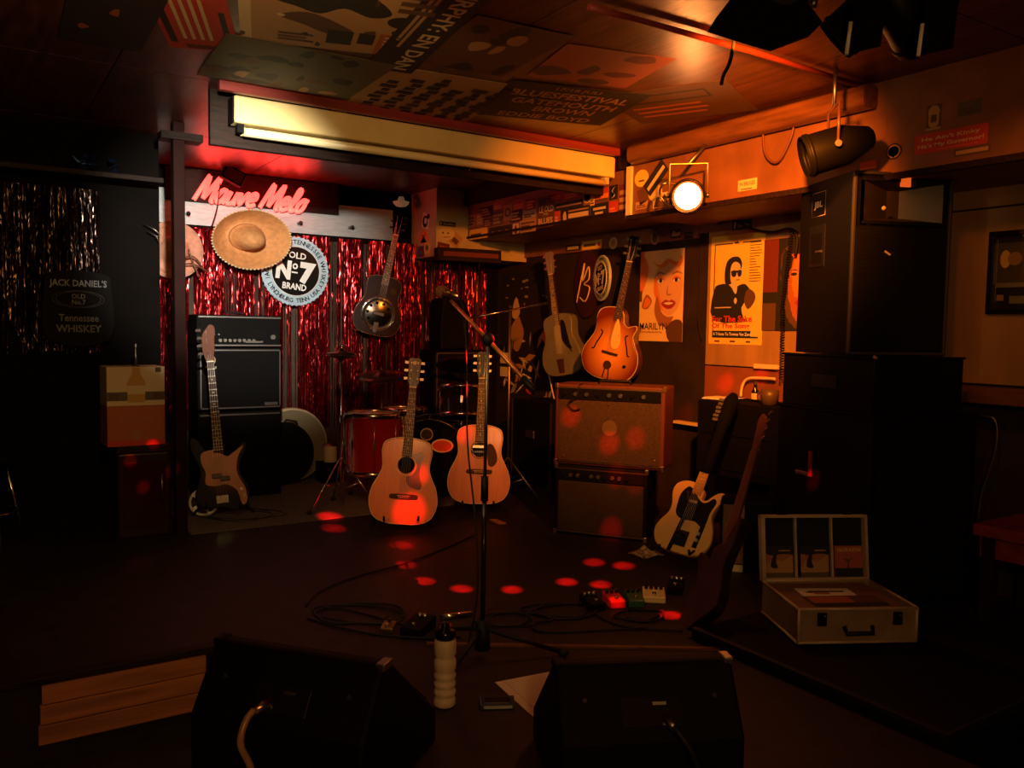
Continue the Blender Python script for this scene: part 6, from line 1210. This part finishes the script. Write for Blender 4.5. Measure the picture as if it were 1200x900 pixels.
# framed picture and bench
q0 = onx(1160, 272, XR-0.03); FWd, FH = 0.30, onx(1160, 272, XR-0.03).z-onx(1160, 368, XR-0.03).z
t = thing('framed_picture', 'black framed picture with a yellow oval on the tan wall', 'picture', (XR-0.0125, q0.y-FWd/2, q0.z-FH/2), FACE_RIGHT)
for (x0, x1, z0, z1) in ((-FWd/2, FWd/2, FH/2-0.022, FH/2), (-FWd/2, FWd/2, -FH/2, -FH/2+0.022), (-FWd/2, -FWd/2+0.022, -FH/2, FH/2), (FWd/2-0.022, FWd/2, -FH/2, FH/2)): MB().bb((x0, -0.025, z0), (x1, 0, z1)).build('frame', 'blackgloss', t, 0.003)
pc = printed('print', FWd-0.04, FH-0.04, 'black', [('olive', rect(0.0, 0.35, 1, 0.9)), ('yellow', blob(0.2, 0.68, 0.09, 0.12)), ('tan', blob(0.36, 0.68, 0.12, 0.09)), ('grey', rect(0.05, 0.3, 0.9, 0.36)), ('grey', rect(0.05, 0.1, 0.06, 0.95)), ('tan', rect(0.08, 0.12, 0.2, 0.2)), ('grey', rect(0.3, 0.08, 0.6, 0.18))], t); pc.location = (0, -0.006, 0)  # dark print with a yellow oval
MB().bb((-FWd/2+0.02, -0.012, -FH/2+0.02), (FWd/2-0.02, -0.010, FH/2-0.02)).build('glass', mat('picture_glass', (1, 1, 1), 0.02, trans=1.0), t)
t = thing('wooden_bench', 'dark red wooden bench against the tan wall', 'bench', (3.78, 1.25, ST))
MB().bb((-0.2, -0.75, 0.36), (0.2, 0.62, 0.41)).build('seat', 'redtrim', t, 0.006); MB().bb((-0.17, -0.7, 0.27), (-0.15, 0.60, 0.36)).build('apron', 'redtrim', t)
for y_ in (-0.68, 0.56):
    for x_ in (-0.16, 0.16): MB().bb((x_-0.025, y_-0.025, 0), (x_+0.025, y_+0.025, 0.36)).build('leg', 'darkwood', t)

# ------------------------------------------------------------------ stage lamps
LENS = mat('glowing_lens', (1, 0.7, 0.4), 0.3, emit=(1.0, 0.34, 0.09), es=70.0)
CANM = mat('black_lamp_metal', (0.004, 0.0035, 0.003), 0.5, spec=0.15)
def par_can(name, label, lens_c, aim, r, L, lensm=None, yoke=True, hang=None, body=CANM, yk='beam'):
    d = (Vector(aim)-Vector(lens_c)).normalized(); T = Matrix.Translation(lens_c) @ d.to_track_quat('Z', 'Y').to_matrix().to_4x4()
    t = bpy.data.objects.new(name, None); COL.objects.link(t); t.matrix_world = T; tag(t, label, 'stage lamp')
    MB().lathe([(r, 0.03), (r*1.02, 0.03), (r*1.02, 0.0), (r*1.0, -L*0.55), (r*0.8, -L*0.72), (r*0.55, -L*0.95), (r*0.35, -L), (0.0001, -L)], 32, cap=False).build('housing', body, t)
    MB().lathe([(r*0.92, 0.0), (r*1.08, 0.0), (r*1.08, 0.016), (r*0.92, 0.016)], 32, closed=True).build('gel_frame', body, t)
    if lensm:
        MB().lathe([(0.0001, 0.004), (r*0.6, 0.0), (r*0.80, -0.008)], 32, cap=False).build('lens', lensm, t)
        MB().lathe([(r*0.80, -0.008), (r*0.94, -0.016)], 32, cap=False).build('gel_edge', mat('amber_gel', (0.6, 0.12, 0.02), 0.3, emit=(1.0, 0.11, 0.012), es=1.6), t)
    else: MB().lathe([(0.0001, -0.02), (r*0.95, -0.02)], 32).build('lens', 'blackgloss', t)
    if yoke:
        up = T.to_3x3().inverted() @ Vector((0, 0, 1)); sd_ = up.cross(Vector((0, 0, 1))).normalized(); mid_ = Vector((0, 0, -L*0.35)); rr = r*1.16
        pts = [mid_+sd_*rr, mid_+sd_*rr+up*(hang or r*1.9), mid_-sd_*rr+up*(hang or r*1.9), mid_-sd_*rr]
        MB().tube(pts, 0.0065, 6).build('yoke', M[yk] if isinstance(yk, str) else yk, t)
        for s in (-1, 1): MB().cyl(mid_+sd_*rr*s*0.95, mid_+sd_*rr*s*1.12, 0.014, n=10).build('yoke_knob', 'dullmetal', t)
    if yoke:
        top_ = T @ (mid_+up*(hang or r*1.9)); inv = T.inverted()
        end_ = Vector((3.335, top_.y, 2.53)) if abs(top_.x-3.335) < 0.33 and top_.y > 2.4 and lensm is LENS else Vector((top_.x, top_.y, CEI))
        MB().cyl(inv @ top_, inv @ end_, 0.009, n=8).build('hanger', 'dullmetal', t)
    return t
aim = Vector((0.55, 0.6, 1.42))
t = par_can('stage_lamp', 'lit amber stage lamp hanging from the beam on a square yoke', PAR, aim, 0.084, 0.24, LENS, True, 0.165, mat('glossy_can', (0.03, 0.022, 0.018), 0.25, 0.7), mat('tan_yoke', (0.55, 0.36, 0.18), 0.35, 0.8))
# cable loop on the can
MB().tube(catmull([(-0.05, 0.05, -0.2), (-0.13, 0.06, -0.18), (-0.15, 0.0, -0.2), (-0.1, -0.06, -0.2), (-0.03, -0.04, -0.21)], 5, False), 0.006, 6).build('cable_loop', 'brass', t)
par_can('stage_lamp', 'unlit black stage lamp hanging from the soffit beside the red banner', onx(950, 182, 3.0), onx(950, 182, 3.0)+Vector((-0.62, 0.55, -0.25)), 0.085, 0.26, None, True, 0.17)
t = par_can('stage_lamp', 'dark flood lamp with flaps hanging from the ceiling beside the conduit', CAN_AMBER+(TGT_AMBER-CAN_AMBER).normalized()*-0.01, TGT_AMBER, 0.085, 0.17, None, True, 0.12, mat('matte_lamp', (0.008, 0.007, 0.007), 0.8), 'black')
for o in list(t.children):
    if o.name.startswith('lens'): o.location.z = -0.12
MB().add([(-0.1, 0.085, 0.0), (0.1, 0.085, 0.0), (0.16, 0.17, 0.14), (-0.16, 0.17, 0.14)], [(0, 1, 2, 3)]).build('barn_door', 'blackmatte', t)
fi = t.matrix_basis.inverted(); fd = (CAN_AMBER-Vector((0, 0, CAMZ))).dot(FW)-0.16
ring = [dep(x_, y_, fd) for x_, y_ in ((831, 34), (838, 22), (866, -14), (935, -14), (964, 26), (950, 40), (905, 57), (868, 46))]
mb = MB(); mb.add([fi @ p_ for p_ in ring]+[fi @ (p_+FW*0.02) for p_ in ring], [tuple(range(8)), tuple(reversed(range(8, 16)))]+[(i, (i+1) % 8, (i+1) % 8+8, i+8) for i in range(8)]); mb.build('barn_door', 'blackmatte', t)
for (px, py, lab) in ((988, 40, 'black stage lamp with a flap, lit edge painted white, beside the flood lamp'), (1072, 42, 'black stage lamp with a flap, lit edge painted white, at the end of the row')):
    c = onz(px, py, 2.44); t = par_can('stage_lamp', lab, c, c+Vector((-0.3, 0.5, -0.5)) if px < 1000 else TGT_SIDE, 0.07, 0.2, None, True, 0.14, CANM, 'black')
    e0, e1 = c+Vector((0.02, -0.02, 0.09)), c+Vector((0, 0, -0.06))
    mi_ = t.matrix_basis.inverted()
    a_, b2 = dep(px+14, py-52, c.dot(FW)-1.5*FW.z-0.22), dep(px+4, py+24, c.dot(FW)-1.5*FW.z-0.22)
    MB().add([mi_ @ a_, mi_ @ b2, mi_ @ (b2+Vector((0.07, -0.06, 0.02))), mi_ @ (a_+Vector((0.07, -0.06, 0.02)))], [(0, 1, 2, 3)]).build('barn_door', 'blackmatte', t)
    MB().cyl(mi_ @ (a_+(b2-a_)*0.5), mi_ @ b2, 0.006, n=6).build('lit_flap_edge', 'white', t)  # white strip stands in for light caught on the flap's edge
par_can('stage_lamp', 'black stage lamp aimed at the sombrero and the round sign', CAN_WHITE-(TGT_WHITE-CAN_WHITE).normalized()*0.0, TGT_WHITE, 0.08, 0.2, mat('pale_lens', (0.9, 0.85, 0.75), 0.3, emit=(1, 0.9, 0.75), es=4.0), True, 0.14)
bpy.data.objects['white_spot_light'].location = CAN_WHITE+(TGT_WHITE-CAN_WHITE).normalized()*0.05
bpy.data.objects['amber_flood_light'].location = CAN_AMBER+(TGT_AMBER-CAN_AMBER).normalized()*0.06
par_can('stage_lamp', 'black stage lamp on the ceiling over the tan illustrated poster', FRONT, TGT_FRONT, 0.06, 0.16, mat('amber_lens', (0.9, 0.5, 0.2), 0.3, emit=(1, 0.45, 0.12), es=3.0), True, 0.12)
# loose cable end and cords under the ceiling
o = MB().tube(catmull([tuple(onz(862, 34, 2.60)), tuple(dep(856, 70, 2.55)), tuple(dep(848, 88, 2.5)), tuple(dep(845, 100, 2.5))], 5, False), 0.006, 6).build('loose_cable', 'rubber'); tag(o, 'loose black cable end dangling from the ceiling by the conduit', 'cable')
o = MB().tube(catmull([tuple(onx(x_, y_, 3.36)) for x_, y_ in ((931, 136), (928, 158), (915, 186), (905, 190), (896, 178), (894, 152))], 5, False), 0.006, 6).build('looped_cable', mat('brown_cord', (0.10, 0.03, 0.015), 0.5)); tag(o, 'dark cord looping down from the beam onto the soffit', 'cable')
o = MB().tube(catmull([tuple(onx(x_, y_, 3.94)) for x_, y_ in ((842, 262), (860, 258), (880, 268), (905, 272), (925, 268), (934, 278), (932, 300))], 5, False), 0.008, 6).build('wall_cable', 'rubber'); tag(o, 'tangled black cable strung along the wall above the tribute poster', 'cable')
o = MB().tube(catmull([tuple(onx(x_, y_, 3.985)) for x_, y_ in ((826, 262), (822, 290), (820, 330), (818, 370), (822, 400))], 5, False), 0.004, 6).build('wall_cable', 'rubber'); tag(o, 'thin black cable hanging between the two lit posters', 'cable')
# LED effect lamp throwing the red dots
t = thing('effect_lamp', 'black multi-beam effect lamp under the ceiling throwing red dots', 'stage lamp', LED)
MB().prism([(-0.15, -0.05), (0.15, -0.05), (0.13, 0.07), (-0.13, 0.07)], -0.11, 0.11).build('housing', 'black', t, 0.008)
mb = MB(); mb.lathe([(0.0001, -0.10), (0.04, -0.09), (0.075, -0.07), (0.085, -0.05)], 24); mb.build('lens_dome', mat('red_lens', (0.3, 0.01, 0.01), 0.2, emit=(1, 0.02, 0.01), es=0.05), t)
MB().tube([(-0.17, 0, 0.0), (-0.17, 0, 0.11), (0.17, 0, 0.11), (0.17, 0, 0.0)], 0.008, 6).build('bracket', 'black', t)
lo = LED+Vector((0, 0, -0.125))
def beam(target, e=1.0, ang=2.6): spot('red_beam', lo, target, 1000*e, (1.0, 0.006, 0.006), ang, 1.0, 0.004)
for x_, y_, e in ((391, 619, 1), (471, 639, .9), (475, 662, .8), (497, 681, 1), (541, 690, 1), (600, 691, 1), (664, 682, 1), (704, 685, 1), (696, 659, 1), (731, 663, 1), (386, 606, .6), (786, 721, 1)):
    beam(onz(x_, y_, ST), e*8.0, 2.7)
beam(onz(722, 712, ST)+Vector((0, 0, 0.03)), 0.5, 2.0)
def onplane(px, py, p0, n):
    r_ = ray(px, py); o_ = Vector((0, 0, CAMZ)); return o_+r_*((Vector(p0)-o_).dot(n)/r_.dot(n))
nA = AROT @ Vector((0, -1, 0))
for x_, y_, e in ((669, 488, 1.2), (714, 520, 1.2), (745, 514, .9), (722, 558, .9), (745, 565, .6), (716, 622, 1.0)): beam(onplane(x_, y_, amid, nA), e*0.9, 2.9)
for x_, y_, e in ((153, 540, .8), (181, 520, .7), (201, 552, .7), (168, 571, .8)): beam(ony(x_, y_, 4.99), e*0.8, 1.3)
g1p = onz(470, 622, ST); ng = Vector((-g1p.x, -g1p.y, 0)).normalized()
beam(onplane(480, 598, g1p+ng*0.05, ng), 1.0, 4.2); beam(onplane(493, 552, g1p+ng*0.05, ng), 0.6, 2.6); beam(onplane(540, 512, onz(560, 596, ST)+ng*0.05, ng), 0.5, 3.0)
beam(onx(850, 448, XR-0.02), .9, 2.6); beam(onx(892, 440, XR-0.02), .9, 2.2); beam(onx(803, 484, XR), .7, 2.6); beam(Vector((3.19, 2.42, 0.9)), 1.0, 2.2)
# bar pendant behind the viewer
t = thing('pendant_lamp', 'frosted globe pendant lamp hanging over the bar', 'pendant lamp', BARLAMP)
MB().ball((0, 0, 0), 0.10, 20).build('globe', mat('frosted_globe', (0.9, 0.8, 0.6), 0.4, trans=0.0, emit=(1.0, 0.62, 0.26), es=6.0), t)
MB().cyl((0, 0, 0.09), (0, 0, CEI-BARLAMP.z), 0.006, n=8).build('cord', 'rubber', t); MB().lathe([(0.04, 0.085), (0.045, 0.1), (0.02, 0.13)], 16).build('cap', 'brass', t)
bpy.data.objects['bar_lamp_light'].location = BARLAMP+Vector((0, 0, -0.16))
